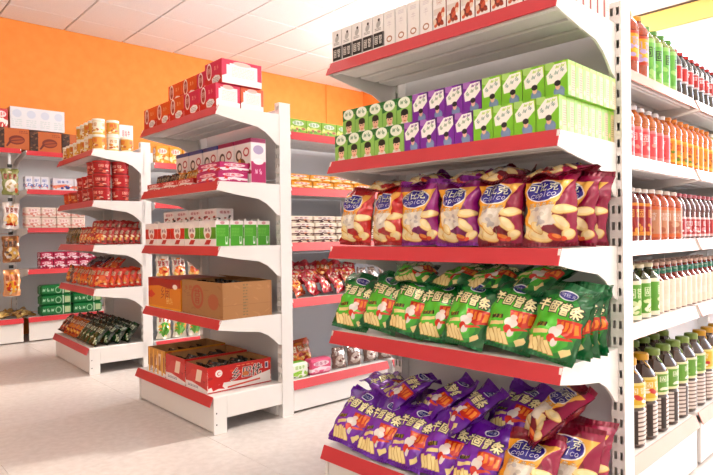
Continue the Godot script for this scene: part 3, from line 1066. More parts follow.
# ==================================================================== goods: milk cartons and crisps on the first display unit
func stock_unit_milk() -> void:
	for i in 3:
		M["tall_%d" % i] = print_mat(tall_art(i), 0.4)
	M.milk_dark = print_mat(milk_art(Color(0.55, 0.76, 0.36), Color(0.10, 0.42, 0.14), Color(0.12, 0.42, 0.20), 0, Color(0.45, 0.70, 0.32), Color(0.88, 0.86, 0.78)), 0.35)
	M.milk_purple = print_mat(milk_art(Color(0.47, 0.11, 0.62), Color(0.26, 0.06, 0.42), Color(0.25, 0.45, 0.28), 1, Color(0.45, 0.12, 0.6), Color(0.88, 0.84, 0.80)), 0.35)
	M.milk_light = print_mat(milk_art(Color(0.47, 0.76, 0.14), Color(0.62, 0.82, 0.22), Color(0.30, 0.50, 0.45), 1, Color(0.56, 0.76, 0.30), Color(0.80, 0.72, 0.52)), 0.35)
	# top shelf: slim quarter-litre cartons
	var y: float = 1.587
	var names := ["slim white milk carton with a black lower block on the top shelf", "slim plain white milk carton with a brown ring on the top shelf", "slim white milk carton with red-brown photo print on the top shelf"]
	for i in 17:
		var kind := 0 if i < 5 else (1 if i < 9 else 2)
		var rows := 7 if i == 16 else 1
		for r in rows:
			var o := thing("slim_milk_carton", names[kind], "carton", ["black and white cartons", "white cartons", "red-brown cartons"][kind] + " on the top shelf")
			part("body", box(0.0485, 0.118, 0.044, 0.001), M["tall_%d" % kind], o)
			part("top_fold", box(0.046, 0.006, 0.012, 0.001), M.white, o, Vector3(0, 0.1182, 0))
			put(o, 0, 0.033 + 0.0524 * i, 0.048 + 0.0462 * r, y)
	# second shelf: small cartons two tiers high
	y = 1.2245
	var tier_names := ["lower", "upper"]
	for tier in 2:
		for i in 13:
			var kind := "milk_dark" if i < 5 else ("milk_purple" if i < 9 else "milk_light")
			var look: String = {"milk_dark": "dark green milk carton with a portrait", "milk_purple": "purple milk carton with a white splash", "milk_light": "lime green milk carton with a white splash"}[kind]
			var rows := (8 if tier == 0 else 7) if i == 12 else 1
			for r in rows:
				var o := single("small_milk_carton", box(0.0655, 0.094, 0.0435, 0.001), M[kind], look + ((", %s tier of the front row" if r == 0 else ", %s tier, behind the end of the row") % tier_names[tier]), "carton", look.get_slice(" ", 0) + (" small cartons, %s tier" if r == 0 else " small cartons behind, %s tier") % tier_names[tier])
				put(o, 0, 0.052 + 0.0675 * i + (0.012 if tier == 1 else 0.0), 0.046 + 0.0439 * r + (0.028 if tier == 1 else 0.0), y + tier * 0.0945)
	# third shelf: crisps
	add_foil("crisp_red", crisp_art(Color(0.66, 0.03, 0.07), Color(0.76, 0.05, 0.10), Color(0.95, 0.60, 0.10)), Color(0.58, 0.03, 0.08))
	add_foil("crisp_wine", crisp_art(Color(0.46, 0.02, 0.14), Color(0.58, 0.05, 0.26), Color(0.95, 0.66, 0.12)), Color(0.45, 0.03, 0.16))
	add_foil("crisp_violet", crisp_art(Color(0.44, 0.03, 0.34), Color(0.58, 0.06, 0.50), Color(0.95, 0.66, 0.14)), Color(0.46, 0.05, 0.52))
	add_foil("stick_green", stick_art(Color(0.01, 0.38, 0.19), Color(0.32, 0.78, 0.18)), Color(0.01, 0.36, 0.18))
	add_foil("stick_purple", stick_art(Color(0.37, 0.05, 0.62), Color(0.48, 0.12, 0.72)), Color(0.37, 0.05, 0.60))
	y = 0.9125
	var third := "crisp bags standing in a row on the third shelf"
	var row := [["crisp_red", 0.078, 0.062, 3.0, -2.0, "red crisp bag with blue badge at the open end of the third shelf"], ["crisp_red", 0.236, 0.068, -4.0, 1.0, "red crisp bag with blue badge next to a violet one on the third shelf"], ["crisp_violet", 0.386, 0.062, 7.0, 2.5, "violet crisp bag with blue badge next to a red one on the third shelf"], ["crisp_violet", 0.532, 0.072, 3.0, 1.0, "violet crisp bag with blue badge next to a wine red one"], ["crisp_wine", 0.686, 0.060, 2.0, 0.0, "wine red crisp bag with blue badge next to a violet one"], ["crisp_wine", 0.845, 0.064, 9.0, 1.5, "wine red crisp bag with blue badge at the post end of the third shelf"]]
	for i in row.size():
		var b: Array = row[i]
		var o := foil_bag("crisp_bag", b[0], b[5], third, 0.152, 0.192, 0.068, 3 + i)
		put(o, 0, b[1], b[2], y, deg_to_rad(b[3]), deg_to_rad(-8), deg_to_rad(b[4]))
		settle(o, y + 0.0005)
	for i in 2:
		var o := foil_bag("crisp_bag", "crisp_wine", ["wine red crisp bag just behind the last one of the front row", "wine red crisp bag leaning on the post, rearmost of the third shelf"][i], "crisp bags behind the row", 0.160, 0.192, 0.06, 12 + i)
		put(o, 0, 0.845 + 0.006 * i, 0.168 + 0.070 * i, y, deg_to_rad(5 - 6 * i), deg_to_rad(-7), deg_to_rad(-2))
		settle(o, y + 0.0005)
	for i in 4:
		var o := foil_bag("crisp_bag", ["crisp_red", "crisp_wine", "crisp_violet", "crisp_wine"][i], "%s crisp bag half hidden behind the front row of the third shelf" % ["red", "wine red", "violet", "wine red"][i], "crisp bags behind the front row", 0.150, 0.192, 0.042, 20 + i)
		put(o, 0, 0.15 + 0.158 * i, 0.175, y, deg_to_rad(-4 + 3 * i), deg_to_rad(-8), deg_to_rad(3 - 2 * i))
		settle(o, y + 0.0005)
	var over := [["crisp_red", 0.215, 0.085, 1.098, 30.0, "red crisp bag lying on top of the standing red bags"], ["crisp_violet", 0.372, 0.085, 1.105, 16.0, "violet crisp bag lying flat on the standing bags beside the red one"], ["crisp_violet", 0.515, 0.080, 1.100, -8.0, "violet crisp bag lying tilted on the standing violet bags"], ["crisp_wine", 0.665, 0.085, 1.100, 14.0, "wine red crisp bag lying on the standing bags beside a violet one"], ["crisp_wine", 0.802, 0.085, 1.096, -12.0, "wine red crisp bag lying on top of the others beside the post"]]
	for i in over.size():
		var b: Array = over[i]
		var o := foil_bag("crisp_bag", b[0], b[5], "crisp bags lying on top", 0.140, 0.165, 0.038, 31 + i)
		put(o, 0, b[1], b[2], b[3] + 0.018, deg_to_rad(b[4]), deg_to_rad(-78), deg_to_rad(4 - 2 * i))
	# fourth shelf: green bags leaning back
	y = 0.6005
	var lean := [[0.062, 0.050, 16.0, -7.0], [0.190, 0.056, 12.0, -11.0], [0.320, 0.050, 14.0, -13.0], [0.447, 0.066, 18.0, -6.0], [0.560, 0.042, 4.0, -9.0], [0.705, 0.052, 10.0, -10.0], [0.850, 0.036, 3.0, -11.0]]
	for i in lean.size():
		var b: Array = lean[i]
		var o := foil_bag("stick_snack_bag", "stick_green", ["green stick snack bag at the open end of the fourth shelf's front row", "second green stick snack bag from the open end of the fourth shelf", "third green stick snack bag from the open end of the fourth shelf", "green stick snack bag half covered by the next in the front row", "green stick snack bag overlapping its neighbour in the front row", "second green stick snack bag from the post end of the front row", "green stick snack bag at the post end of the fourth shelf's front row"][i], "green bags in the front row of the fourth shelf", 0.156, 0.198, 0.052, 40 + i)
		put(o, 0, b[0], b[1], y, deg_to_rad(b[2]), deg_to_rad(-22), deg_to_rad(b[3]))
		settle(o, y + 0.0005)
	for i in 3:
		var o := foil_bag("stick_snack_bag", "stick_green", ["green stick snack bag tucked right behind the last front one", "green stick snack bag second behind the last front one", "green stick snack bag rearmost beside the post on the fourth shelf"][i], "green bags at the post end", 0.154, 0.184, 0.030, 50 + i)
		put(o, 0, 0.852 + 0.004 * i, 0.112 + 0.046 * i, y, deg_to_rad(6 + 3 * i), deg_to_rad(-14), deg_to_rad(-5 + 2 * i))
		settle(o, y + 0.0005)
	for i in 5:
		var o := foil_bag("stick_snack_bag", "stick_green", "green stick snack bag standing hidden behind the front row of the fourth shelf", "green bags behind the front row of the fourth shelf", 0.14, 0.175, 0.034, 53 + i)
		put(o, 0, 0.12 + 0.150 * i, 0.225, y, deg_to_rad(4), deg_to_rad(-6), deg_to_rad(-3))
		settle(o, y + 0.0005)
	var upper := [[0.335, 0.120, 0.790, 34.0, 0.0], [0.455, 0.130, 0.786, -14.0, 4.0], [0.600, 0.125, 0.786, 6.0, -4.0], [0.735, 0.140, 0.795, -18.0, 4.0]]
	for i in upper.size():
		var b: Array = upper[i]
		var o := foil_bag("stick_snack_bag", "stick_green", ["green stick snack bag lying on the rows, turned to the open end", "green stick snack bag lying flat on the middle of the rows", "green stick snack bag lying on the rows next to the shaded back", "green stick snack bag lying on the rows beside the post"][i], "green bags lying at the back of the fourth shelf", 0.160, 0.19, 0.048, 58 + i)
		put(o, 0, b[0], b[1] - 0.03, b[2], deg_to_rad(b[3]), deg_to_rad(-72), deg_to_rad(b[4]))
	# bottom deck: purple bags in a heap
	y = 0.1885
	var low := [[0.085, -0.012, 14.0, -10.0], [0.222, -0.014, 8.0, -6.0], [0.358, -0.012, 5.0, -3.0], [0.492, -0.002, 12.0, -6.0], [0.625, -0.016, 0.0, 0.0]]
	for i in low.size():
		var b: Array = low[i]
		var o := foil_bag("stick_snack_bag", "stick_purple", ["purple stick snack bag at the open end of the bottom deck's front row", "second purple stick snack bag from the open end of the bottom deck", "third purple stick snack bag from the open end of the bottom deck", "fourth purple stick snack bag from the open end of the bottom deck", "purple stick snack bag next to the wine red bag on the bottom deck"][i], "purple bags in the front row of the bottom deck", 0.156, 0.205, 0.052, 70 + i)
		put(o, 0, b[0], b[1], y, deg_to_rad(b[2]), deg_to_rad(-42), deg_to_rad(b[3]))
		settle(o, y + 0.0015)
	var wine := [[0.785, -0.008, 6.0, -40.0, 0.0], [0.858, 0.110, 10.0, -16.0, -3.0], [0.862, 0.175, 8.0, -12.0, -2.0]]
	for i in wine.size():
		var b: Array = wine[i]
		var o := foil_bag("crisp_bag", "crisp_wine", ["wine red crisp bag with blue badge beside the purple front row", "wine red crisp bag behind the first one on the bottom deck", "wine red crisp bag rearmost on the bottom deck beside the post"][i], "wine red bags on the bottom deck", 0.17, 0.20, 0.062, 80 + i)
		put(o, 0, b[0], b[1], y, deg_to_rad(b[2]), deg_to_rad(b[3]), deg_to_rad(b[4]))
		settle(o, y + 0.0015)
	for i in 5:
		var o := foil_bag("stick_snack_bag", "stick_purple", "purple stick snack bag half buried at the back of the heap", "purple bags buried in the heap", 0.14, 0.165, 0.034, 101 + i % 3)
		put(o, 0, 0.11 + 0.150 * i, 0.225, y, deg_to_rad(6 - 3 * i), deg_to_rad(-22), deg_to_rad(4 - 2 * i))
		settle(o, y + 0.0015)
	# centre of each bag on the heap: along, in, height, turn, lean, roll
	var top := [[0.075, 0.255, 0.360, 66.0, -72.0, 6.0], [0.215, 0.185, 0.385, -34.0, -58.0, 0.0], [0.375, 0.205, 0.385, -36.0, -60.0, 0.0], [0.520, 0.150, 0.385, -36.0, -56.0, 0.0], [0.640, 0.240, 0.385, -8.0, -56.0, 0.0]]
	for i in top.size():
		var b: Array = top[i]
		var o := foil_bag("stick_snack_bag", "stick_purple", ["purple stick snack bag lying flat at the open end of the heap", "purple stick snack bag slanting across the heap's open end", "purple stick snack bag slanting in the middle of the heap", "purple stick snack bag slanting with its foot forward on the heap", "purple stick snack bag at the back of the heap beside the wine red one"][i], "purple bags lying on the heap", 0.168, 0.205, 0.052, 90 + i)
		var bs := Basis.from_euler(Vector3(deg_to_rad(b[4]), GT[0] + deg_to_rad(b[3]), deg_to_rad(b[5])))
		o.transform = Transform3D(bs, gp(0, b[0], b[1], b[2]) - bs * Vector3(0, 0.1025, 0))
	var last := foil_bag("crisp_bag", "crisp_wine", "wine red crisp bag lying askew on top of the heap beside the post", "", 0.170, 0.215, 0.062, 99)
	var lb := Basis.from_euler(Vector3(deg_to_rad(-50), GT[0] + deg_to_rad(-46), deg_to_rad(0)))
	last.transform = Transform3D(lb, gp(0, 0.800, 0.165, 0.432) - lb * Vector3(0, 0.1075, 0))


# ==================================================================== goods: the display unit with trays
func open_tray(called: String, label: String, group: String, w: float, h: float, d: float, m: Material) -> Node3D:
	var o := thing(called, label, "tray", group)
	var t := 0.005
	part("front_wall", boxes([[Vector3(-w / 2, 0, d / 2 - t), Vector3(w / 2, h, d / 2)]], 0.0005), m, o)
	part("rear_wall", boxes([[Vector3(-w / 2, 0, -d / 2), Vector3(w / 2, h, -d / 2 + t)]], 0.0005), m, o)
	for s in [-1.0, 1.0]:
		part("side_wall", boxes([[Vector3(minf(s * w / 2, s * (w / 2 - t)), 0, -d / 2 + t), Vector3(maxf(s * w / 2, s * (w / 2 - t)), h, d / 2 - t)]], 0.0005), m, o)
	var q := t + 0.003
	part("lining", boxes([
		[Vector3(-w / 2 + t, 0, -d / 2 + t), Vector3(w / 2 - t, 0.006, d / 2 - t)],
		[Vector3(-w / 2 + t, 0.006, d / 2 - q), Vector3(w / 2 - t, h - 0.0005, d / 2 - t)],
		[Vector3(-w / 2 + t, 0.006, -d / 2 + t), Vector3(w / 2 - t, h - 0.0005, -d / 2 + q)],
		[Vector3(-w / 2 + t, 0.006, -d / 2 + q), Vector3(-w / 2 + q, h - 0.0005, d / 2 - q)],
		[Vector3(w / 2 - q, 0.006, -d / 2 + q), Vector3(w / 2 - t, h - 0.0005, d / 2 - q)]], 0.0), M.cardboard, o)
	return o


func stock_unit_trays() -> void:
	# --- top shelf: printed boxes, two tiers
	var red := Color(0.78, 0.08, 0.08)
	var sheets := {}
	for kind in ["gift_orange", "gift_pink"]:
		var ground := Color(0.84, 0.30, 0.05) if kind == "gift_orange" else Color(0.80, 0.03, 0.28)
		var a := sheet(192, 96, ground, ground, ground)
		front_of(a)
		a.rect(0, 0.62, 1, 1, red)
		a.ell(0.26, 0.38, 0.15, 0.36, Color(0.95, 0.93, 0.92))
		a.ell(0.26, 0.38, 0.11, 0.29, Color(0.62, 0.14, 0.10))
		a.word([GF, GE], 0.17, 0.24, 0.08, 0.22, 0.02, 4.0, Color(0.96, 0.92, 0.9))
		a.word([GH, GI], 0.55, 0.22, 0.12, 0.18, 0.03, 4.0, Color(0.96, 0.84, 0.7))
		a.poly([0.42, 0.72, 0.62, 0.60, 0.85, 0.66, 0.92, 0.80, 0.70, 0.98, 0.45, 0.92], Color(0.93, 0.92, 0.92))
		a.lines(rng, 0.5, 0.70, 0.82, 0.90, 3, Color(0.6, 0.55, 0.58))
		side_of(a)
		a.poly([0.12, 0.22, 0.2, 0.22, 0.2, 0.15, 0.88, 0.15, 0.88, 0.72, 1.0, 0.74, 1.0, 1, 0.0, 1, 0.0, 0.72, 0.12, 0.62], Color(0.94, 0.93, 0.94))
		a.ell(0.5, 0.13, 0.22, 0.09, Color(0.95, 0.75, 0.72))
		a.lines(rng, 0.25, 0.28, 0.80, 0.70, 7, Color(0.78, 0.82, 0.80))
		M[kind] = print_mat(a.done(), 0.35)
	var y := 1.5885
	for i in 5:
		for r in 2:
			var kind := "gift_orange" if (i < 3 or r == 1) else "gift_pink"
			var o := single("gift_box", box(0.170, 0.118, 0.136, 0.0015), M[kind], ("orange" if kind == "gift_orange" else "magenta") + " snack box with a white oval, lower tier on the top shelf", "box", ("orange" if kind == "gift_orange" else "magenta") + " snack boxes in the lower tier")
			put(o, 1, 0.088 + 0.1735 * i, 0.094 + 0.139 * r, y)
	for i in 4:
		var kind := "gift_orange" if i < 2 else "gift_pink"
		var big := i == 3
		var o := single("gift_box", box(0.170, 0.118, 0.23 if big else 0.136, 0.0015), M[kind], ["orange snack box, upper tier, at the far end of its row", "orange snack box, upper tier, next to a magenta one", "magenta snack box, upper tier, next to an orange one", "long magenta snack box topping the stack beside the post"][i], "box")
		put(o, 1, 0.27 + 0.175 * i + (0.005 if big else 0.0), 0.165, y + 0.1185)
	# --- second shelf: tall cartons behind, trays of bars before them
	y = 1.2225
	for kind in ["tall_blue", "tall_magenta"]:
		var head := Color(0.14, 0.26, 0.55) if kind == "tall_blue" else Color(0.55, 0.04, 0.30)
		var a := sheet(128, 128, Color(0.92, 0.89, 0.90), Color(0.92, 0.89, 0.90), head)
		front_of(a)
		a.rect(0, 0, 1, 0.10, head)
		a.ell(0.28, 0.36, 0.18, 0.13, Color(0.20, 0.12, 0.12))
		a.ell(0.30, 0.36, 0.12, 0.08, Color(0.90, 0.84, 0.82))
		a.ell(0.72, 0.30, 0.17, 0.10, Color(0.66, 0.06, 0.16))
		a.ell(0.72, 0.30, 0.12, 0.065, Color(0.93, 0.90, 0.90))
		a.dabs(rng, 14, 0.1, 0.5, 0.9, 0.95, 0.14, 0.07, [Color(0.80, 0.52, 0.12), Color(0.64, 0.12, 0.10), Color(0.35, 0.18, 0.10), Color(0.55, 0.06, 0.18)])
		side_of(a)
		a.rect(0, 0, 1, 0.10, head)
		a.rect(0, 0.52, 1, 0.98, Color(0.68, 0.04, 0.36))
		a.ell(0.5, 0.26, 0.34, 0.10, Color(0.66, 0.60, 0.74))
		a.ell(0.5, 0.52, 0.34, 0.07, Color(0.94, 0.92, 0.94))
		a.word([SCRIPT_A, SCRIPT_B], 0.25, 0.66, 0.22, 0.16, 0.05, 4.0, Color(0.94, 0.9, 0.94))
		M[kind] = print_mat(a.done(), 0.35)
	for i in 5:
		var kind := "tall_blue" if i < 3 else "tall_magenta"
		var o := single("snack_carton", box(0.160, 0.228, 0.09, 0.0015), M[kind], ("tall snack carton with a blue top band" if i < 3 else "tall snack carton with a magenta top band") + " at the back of the shelf", "carton", ("blue" if i < 3 else "magenta") + " banded snack cartons")
		put(o, 1, 0.135 + 0.1705 * i, 0.246, y)
	M.display_pink = print_mat(pack_art(Color(0.70, 0.04, 0.38), Color(0.93, 0.90, 0.92), Color(0.75, 0.05, 0.20), [Color(0.85, 0.10, 0.10), Color(0.90, 0.88, 0.90), Color(0.85, 0.15, 0.2)], 192, 64, Color(0.93, 0.90, 0.93)), 0.35)
	for i in 2:
		var o := single("sweet_box", box(0.225, 0.052 - 0.006 * i, 0.165, 0.0015), M.display_pink, ["flat magenta sweet box lying at the front by the post", "flat magenta sweet box lying on another one"][i], "box")
		put(o, 1, 0.765, 0.112 + 0.008 * i, y + 0.0525 * i)
	M.bar_tray = print_mat(pack_art(Color(0.74, 0.07, 0.07), Color(0.94, 0.88, 0.86), Color(0.7, 0.05, 0.05), [Color(0.94, 0.90, 0.88), Color(0.80, 0.20, 0.10)], 192, 48), 0.4)
	add_foil("bar_gold", foil_art(Color(0.66, 0.36, 0.06), Color(0.95, 0.88, 0.6), Color(0.80, 0.55, 0.15), [Color(0.5, 0.08, 0.05), Color(0.9, 0.7, 0.3)]), Color(0.7, 0.4, 0.1))
	add_foil("bar_brown", foil_art(Color(0.22, 0.10, 0.06), Color(0.93, 0.84, 0.7), Color(0.45, 0.18, 0.10), [Color(0.62, 0.36, 0.16), Color(0.80, 0.74, 0.66), Color(0.5, 0.1, 0.1)]), Color(0.2, 0.1, 0.06))
	for i in 3:
		var o := open_tray("bar_tray", ["red display tray of brown wrapped bars at the far end of the shelf", "red display tray of bars in the middle of the shelf", "red display tray of gold bars next to the magenta boxes"][i], "", 0.185, 0.04, 0.15, M.bar_tray)
		put(o, 1, 0.110 + 0.195 * i, 0.110, y)
		for j in 5:
			for r in 2:
				var kind := "bar_brown" if i == 0 or (i == 1 and j < 3) else "bar_gold"
				var b := foil_bag("snack_bar", kind, ("brown" if kind == "bar_brown" else "gold") + " wrapped snack bar upright in a red tray", ("brown" if kind == "bar_brown" else "gold") + " bars in the red trays", 0.030, 0.085, 0.018, 3 + j, false)
				put(b, 1, 0.110 + 0.195 * i - 0.066 + 0.033 * j, 0.085 + 0.05 * r, y + 0.0065, 0.0, deg_to_rad(-8))
	# --- third shelf: cased drinks
	y = 0.9045
	for kind in ["case_red", "case_green", "case_panel"]:
		var band: Color = {"case_red": Color(0.80, 0.08, 0.03), "case_green": Color(0.28, 0.60, 0.10), "case_panel": Color(0.24, 0.60, 0.10)}[kind]
		var a := sheet(192, 96, Color(0.92, 0.89, 0.89), Color(0.92, 0.89, 0.89), Color(0.92, 0.89, 0.89))
		front_of(a)
		a.rect(0, 0.26, 1, 0.70, band)
		a.ell(0.5, 0.42, 0.24, 0.32, Color(0.94, 0.91, 0.90))
		a.word([SCRIPT_A, SCRIPT_B], 0.34, 0.24, 0.16, 0.22, 0.01, 4.0, Color(0.35, 0.10, 0.20))
		a.ell(0.52, 0.58, 0.13, 0.10, Color(0.80, 0.45, 0.35))
		a.poly([0.30, 0.92, 0.44, 0.74, 0.72, 0.74, 0.60, 0.92], Color(0.72, 0.05, 0.06))
		side_of(a)
		a.rect(0.04, 0.16, 0.96, 0.98, Color(0.27, 0.63, 0.10))
		a.ell(0.5, 0.09, 0.16, 0.06, Color(0.80, 0.55, 0.58))
		a.lines(rng, 0.12, 0.28, 0.7, 0.62, 6, Color(0.45, 0.76, 0.28))
		a.rect(0.70, 0.62, 0.86, 0.92, Color(0.90, 0.93, 0.90))
		a.ell(0.78, 0.72, 0.06, 0.12, Color(0.35, 0.65, 0.30))
		M[kind] = print_mat(a.done(), 0.35)
	for i in 5:
		for r in (4 if i == 4 else 1):
			var kind := "case_red" if i < 3 else "case_green"
			var o := thing("drink_case", ("red and white drink case with a red lozenge in the front row" if i < 3 else ("green and white drink case with a red lozenge in the front row" if r == 0 else "green drink case seen by its end panel behind the front row")), "case", ("red drink cases" if i < 3 else ("green drink cases" if r == 0 else "green drink cases behind")))
			part("body", box(0.166, 0.128, 0.076, 0.0015), M[kind], o)
			part("handle", boxes([[Vector3(-0.035, 0, -0.005), Vector3(-0.029, 0.008, 0.005)], [Vector3(0.029, 0, -0.005), Vector3(0.035, 0.008, 0.005)], [Vector3(-0.035, 0.008, -0.005), Vector3(0.035, 0.012, 0.005)]], 0.001), M.white, o, Vector3(0, 0.1282, 0))
			put(o, 1, 0.09 + 0.1695 * i, 0.062 + 0.080 * r, y)
	M.case_white = print_mat(pack_art(Color(0.91, 0.88, 0.89), Color(0.91, 0.88, 0.89), Color(0.55, 0.05, 0.12), [Color(0.62, 0.08, 0.10), Color(0.2, 0.15, 0.16), Color(0.93, 0.9, 0.9)], 128, 64), 0.4)
	for i in 4:
		var o := single("biscuit_box", box(0.158, 0.064, 0.10, 0.0015), M.case_white, "white box with a dark red emblem resting on the drink cases behind", "box", "white boxes behind the drink cases")
		put(o, 1, 0.125 + 0.1615 * i, 0.170, y + 0.132)
		var p := single("biscuit_box", box(0.158, 0.131, 0.10, 0.0015), M.case_white, "white box hidden under another one behind the drink cases", "box", "white boxes under the others")
		put(p, 1, 0.125 + 0.1615 * i, 0.170, y)
	# --- fourth shelf: orange box and an open brown carton
	y = 0.5455
	var oa := sheet(192, 96, Color(0.86, 0.50, 0.06), Color(0.86, 0.50, 0.06), Color(0.62, 0.05, 0.05))
	front_of(oa)
	oa.poly([0, 0, 1, 0, 1, 0.26, 0.70, 0.32, 0.35, 0.24, 0, 0.30], Color(0.62, 0.05, 0.05))
	oa.ell(0.84, 0.24, 0.07, 0.08, Color(0.94, 0.90, 0.86))
	oa.word([GI, GE], 0.40, 0.30, 0.14, 0.36, 0.0, 4.6, Color(0.60, 0.10, 0.04), Color(0.95, 0.85, 0.4), 2.0)
	oa.poly([0.02, 0.5, 0.12, 0.42, 0.24, 0.56, 0.12, 0.68, 0.02, 0.66], Color(0.82, 0.14, 0.06))
	oa.lines(rng, 0.58, 0.62, 0.76, 0.82, 4, Color(0.95, 0.85, 0.6))
	oa.rect(0, 0.93, 1, 1, Color(0.94, 0.66, 0.12))
	M.orange_box = print_mat(oa.done(), 0.4)
	var ob := single("snack_box", box(0.425, 0.172, 0.29, 0.002), M.orange_box, "orange and dark red snack box next to the brown carton", "box")
	put(ob, 1, 0.222, 0.180, y)
	var ba := sheet(256, 128, Color(0.64, 0.45, 0.27), Color(0.64, 0.45, 0.27), Color(0.64, 0.45, 0.27))
	front_of(ba)
	ba.dabs(rng, 40, 0, 0, 1, 1, 0.06, 0.02, [Color(0.60, 0.41, 0.25), Color(0.64, 0.45, 0.28)])
	ba.word([GI, GJ, GK], 0.08, 0.16, 0.09, 0.14, 0.02, 3.0, Color(0.66, 0.22, 0.12))
	ba.ell(0.40, 0.46, 0.15, 0.34, Color(0.66, 0.30, 0.18))
	ba.ell(0.40, 0.46, 0.11, 0.26, Color(0.62, 0.43, 0.27))
	ba.word([GF], 0.33, 0.25, 0.14, 0.4, 0.0, 3.4, Color(0.64, 0.20, 0.12))
	ba.ell(0.78, 0.55, 0.12, 0.22, Color(0.66, 0.36, 0.22))
	side_of(ba)
	ba.dabs(rng, 40, 0, 0, 1, 1, 0.06, 0.02, [Color(0.64, 0.45, 0.27), Color(0.68, 0.48, 0.30)])
	ba.lines(rng, 0.40, 0.05, 0.50, 0.95, 11, Color(0.50, 0.40, 0.26))
	ba.rect(0.0, 0.62, 1, 0.63, Color(0.55, 0.37, 0.22))
	M.brown_print = print_mat(ba.done(), 0.8)
	var bt := open_tray("brown_carton", "open brown cardboard carton with faded red print on the fourth shelf", "", 0.435, 0.180, 0.285, M.brown_print)
	put(bt, 1, 0.672, 0.178, y)
	part("flap", boxes([[Vector3(-0.21, 0, -0.0025), Vector3(0.21, 0.0025, 0.06)]], 0.0), M.cardboard, bt, Vector3(0, 0.178, -0.135), Vector3(deg_to_rad(-12), 0, 0))
	add_foil("dark_pack", foil_art(Color(0.06, 0.05, 0.06), Color(0.88, 0.8, 0.7), Color(0.35, 0.08, 0.06), [Color(0.62, 0.14, 0.10), Color(0.80, 0.60, 0.3)]), Color(0.06, 0.05, 0.06))
	for i in 8:
		var b := foil_bag("meat_snack_pack", "dark_pack", "small black foil pack showing above the brown carton's rim", "black packs in the brown carton", 0.088, 0.165, 0.03, 5 + i % 4, false)
		settle(put(b, 1, 0.52 + 0.10 * (i % 4), 0.095 + 0.10 * (i / 4), y, deg_to_rad(-6 + 4 * (i % 4)), deg_to_rad(-9 - 2 * (i % 3)), deg_to_rad(4 - 3 * (i % 4))), y + 0.0065)
	# --- base deck: three open trays
	y = 0.1835
	for kind in ["tray_yellow", "tray_red"]:
		var ground := Color(0.78, 0.52, 0.10) if kind == "tray_yellow" else Color(0.76, 0.06, 0.03)
		var a := sheet(320, 128, ground, ground, ground)
		front_of(a)
		a.dabs(rng, 9, 0, 0.2, 1, 0.9, 0.14, 0.16, [ground.lightened(0.15), ground.darkened(0.2)])
		a.poly([0.55, 0.15, 0.78, 0.15, 0.70, 0.62, 0.46, 0.62], Color(0.93, 0.82, 0.74))
		a.poly([0, 0.72, 0.3, 0.70, 1, 0.86, 1, 1, 0, 1], Color(0.92, 0.90, 0.90))
		a.lines(rng, 0.12, 0.80, 0.6, 0.90, 2, Color(0.30, 0.30, 0.45))
		if kind == "tray_yellow":
			for i in 4:
				a.rect(0.06 + 0.24 * i, 0.05, 0.14 + 0.24 * i, 0.95, Color(0.90, 0.66, 0.20))
				a.rect(0.16 + 0.24 * i, 0.25, 0.22 + 0.24 * i, 0.8, Color(0.62, 0.30, 0.08))
		side_of(a)
		a.dabs(rng, 12, 0.0, 0.1, 1, 0.6, 0.05, 0.05, [Color(0.88, 0.28, 0.06), Color(0.62, 0.03, 0.03)])
		a.poly([0, 0.80, 0.25, 0.66, 0.6, 0.70, 1, 0.48, 1, 1, 0, 1], Color(0.93, 0.91, 0.90))
		a.rect(0, 0.95, 1, 1, Color(0.70, 0.05, 0.05))
		a.poly([0.30, 0.84, 0.82, 0.74, 0.82, 0.80, 0.30, 0.90], Color(0.80, 0.24, 0.14))
		a.ell(0.17, 0.28, 0.055, 0.14, Color(0.94, 0.92, 0.9))
		a.word([LC], 0.135, 0.16, 0.07, 0.22, 0, 4.0, Color(0.75, 0.1, 0.08))
		a.poly([0.06, 0.78, 0.12, 0.64, 0.16, 0.72, 0.24, 0.66, 0.22, 0.80, 0.26, 0.90, 0.16, 0.86, 0.08, 0.92], Color(0.76, 0.06, 0.08))
		a.word([GI, GJ, GK], 0.36, 0.20, 0.15, 0.44, 0.015, 5.6, Color(0.93, 0.90, 0.88), Color(0.93, 0.90, 0.88), 3.0, 0.15, -0.02)
		a.word([GI, GJ, GK], 0.36, 0.20, 0.15, 0.44, 0.015, 3.6, Color(0.10, 0.07, 0.07), Color(0, 0, 0, 0), 0, 0.15, -0.02)
		a.ell(0.58, 0.46, 0.05, 0.09, Color(0.80, 0.45, 0.20))
		a.rect(0.90, 0.14, 0.955, 0.40, Color(0.92, 0.92, 0.94))
		a.rect(0.91, 0.18, 0.945, 0.36, Color(0.25, 0.25, 0.40))
		a.lines(rng, 0.44, 0.08, 0.72, 0.14, 1, Color(0.9, 0.6, 0.4))
		M[kind] = print_mat(a.done(), 0.4)
	for i in 3:
		var o := open_tray("cardboard_tray", ["open yellow-orange cardboard tray on the base deck", "open red cardboard tray between the yellow one and another red one", "open red cardboard tray with brushed lettering at the corner of the base deck"][i], "", 0.228, 0.128 + 0.008 * (2 - i), 0.372, M["tray_yellow"] if i == 0 else M["tray_red"])
		put(o, 1, 0.245 + 0.2365 * i, 0.163, y)
		for j in 10:
			var b := foil_bag("meat_snack_pack", "dark_pack", "small black foil pack lying in an open cardboard tray", "black packs in the cardboard trays", 0.082, 0.112, 0.026, 5 + j % 4, false)
			settle(put(b, 1, 0.245 + 0.2365 * i + (-0.052 if j % 2 else 0.052), 0.012 + 0.062 * (j / 2), y, deg_to_rad(-8 + 6 * (j % 4)), deg_to_rad(-14 if j % 3 else -8), deg_to_rad(-3 + 3 * (j % 3))), y + 0.0065)


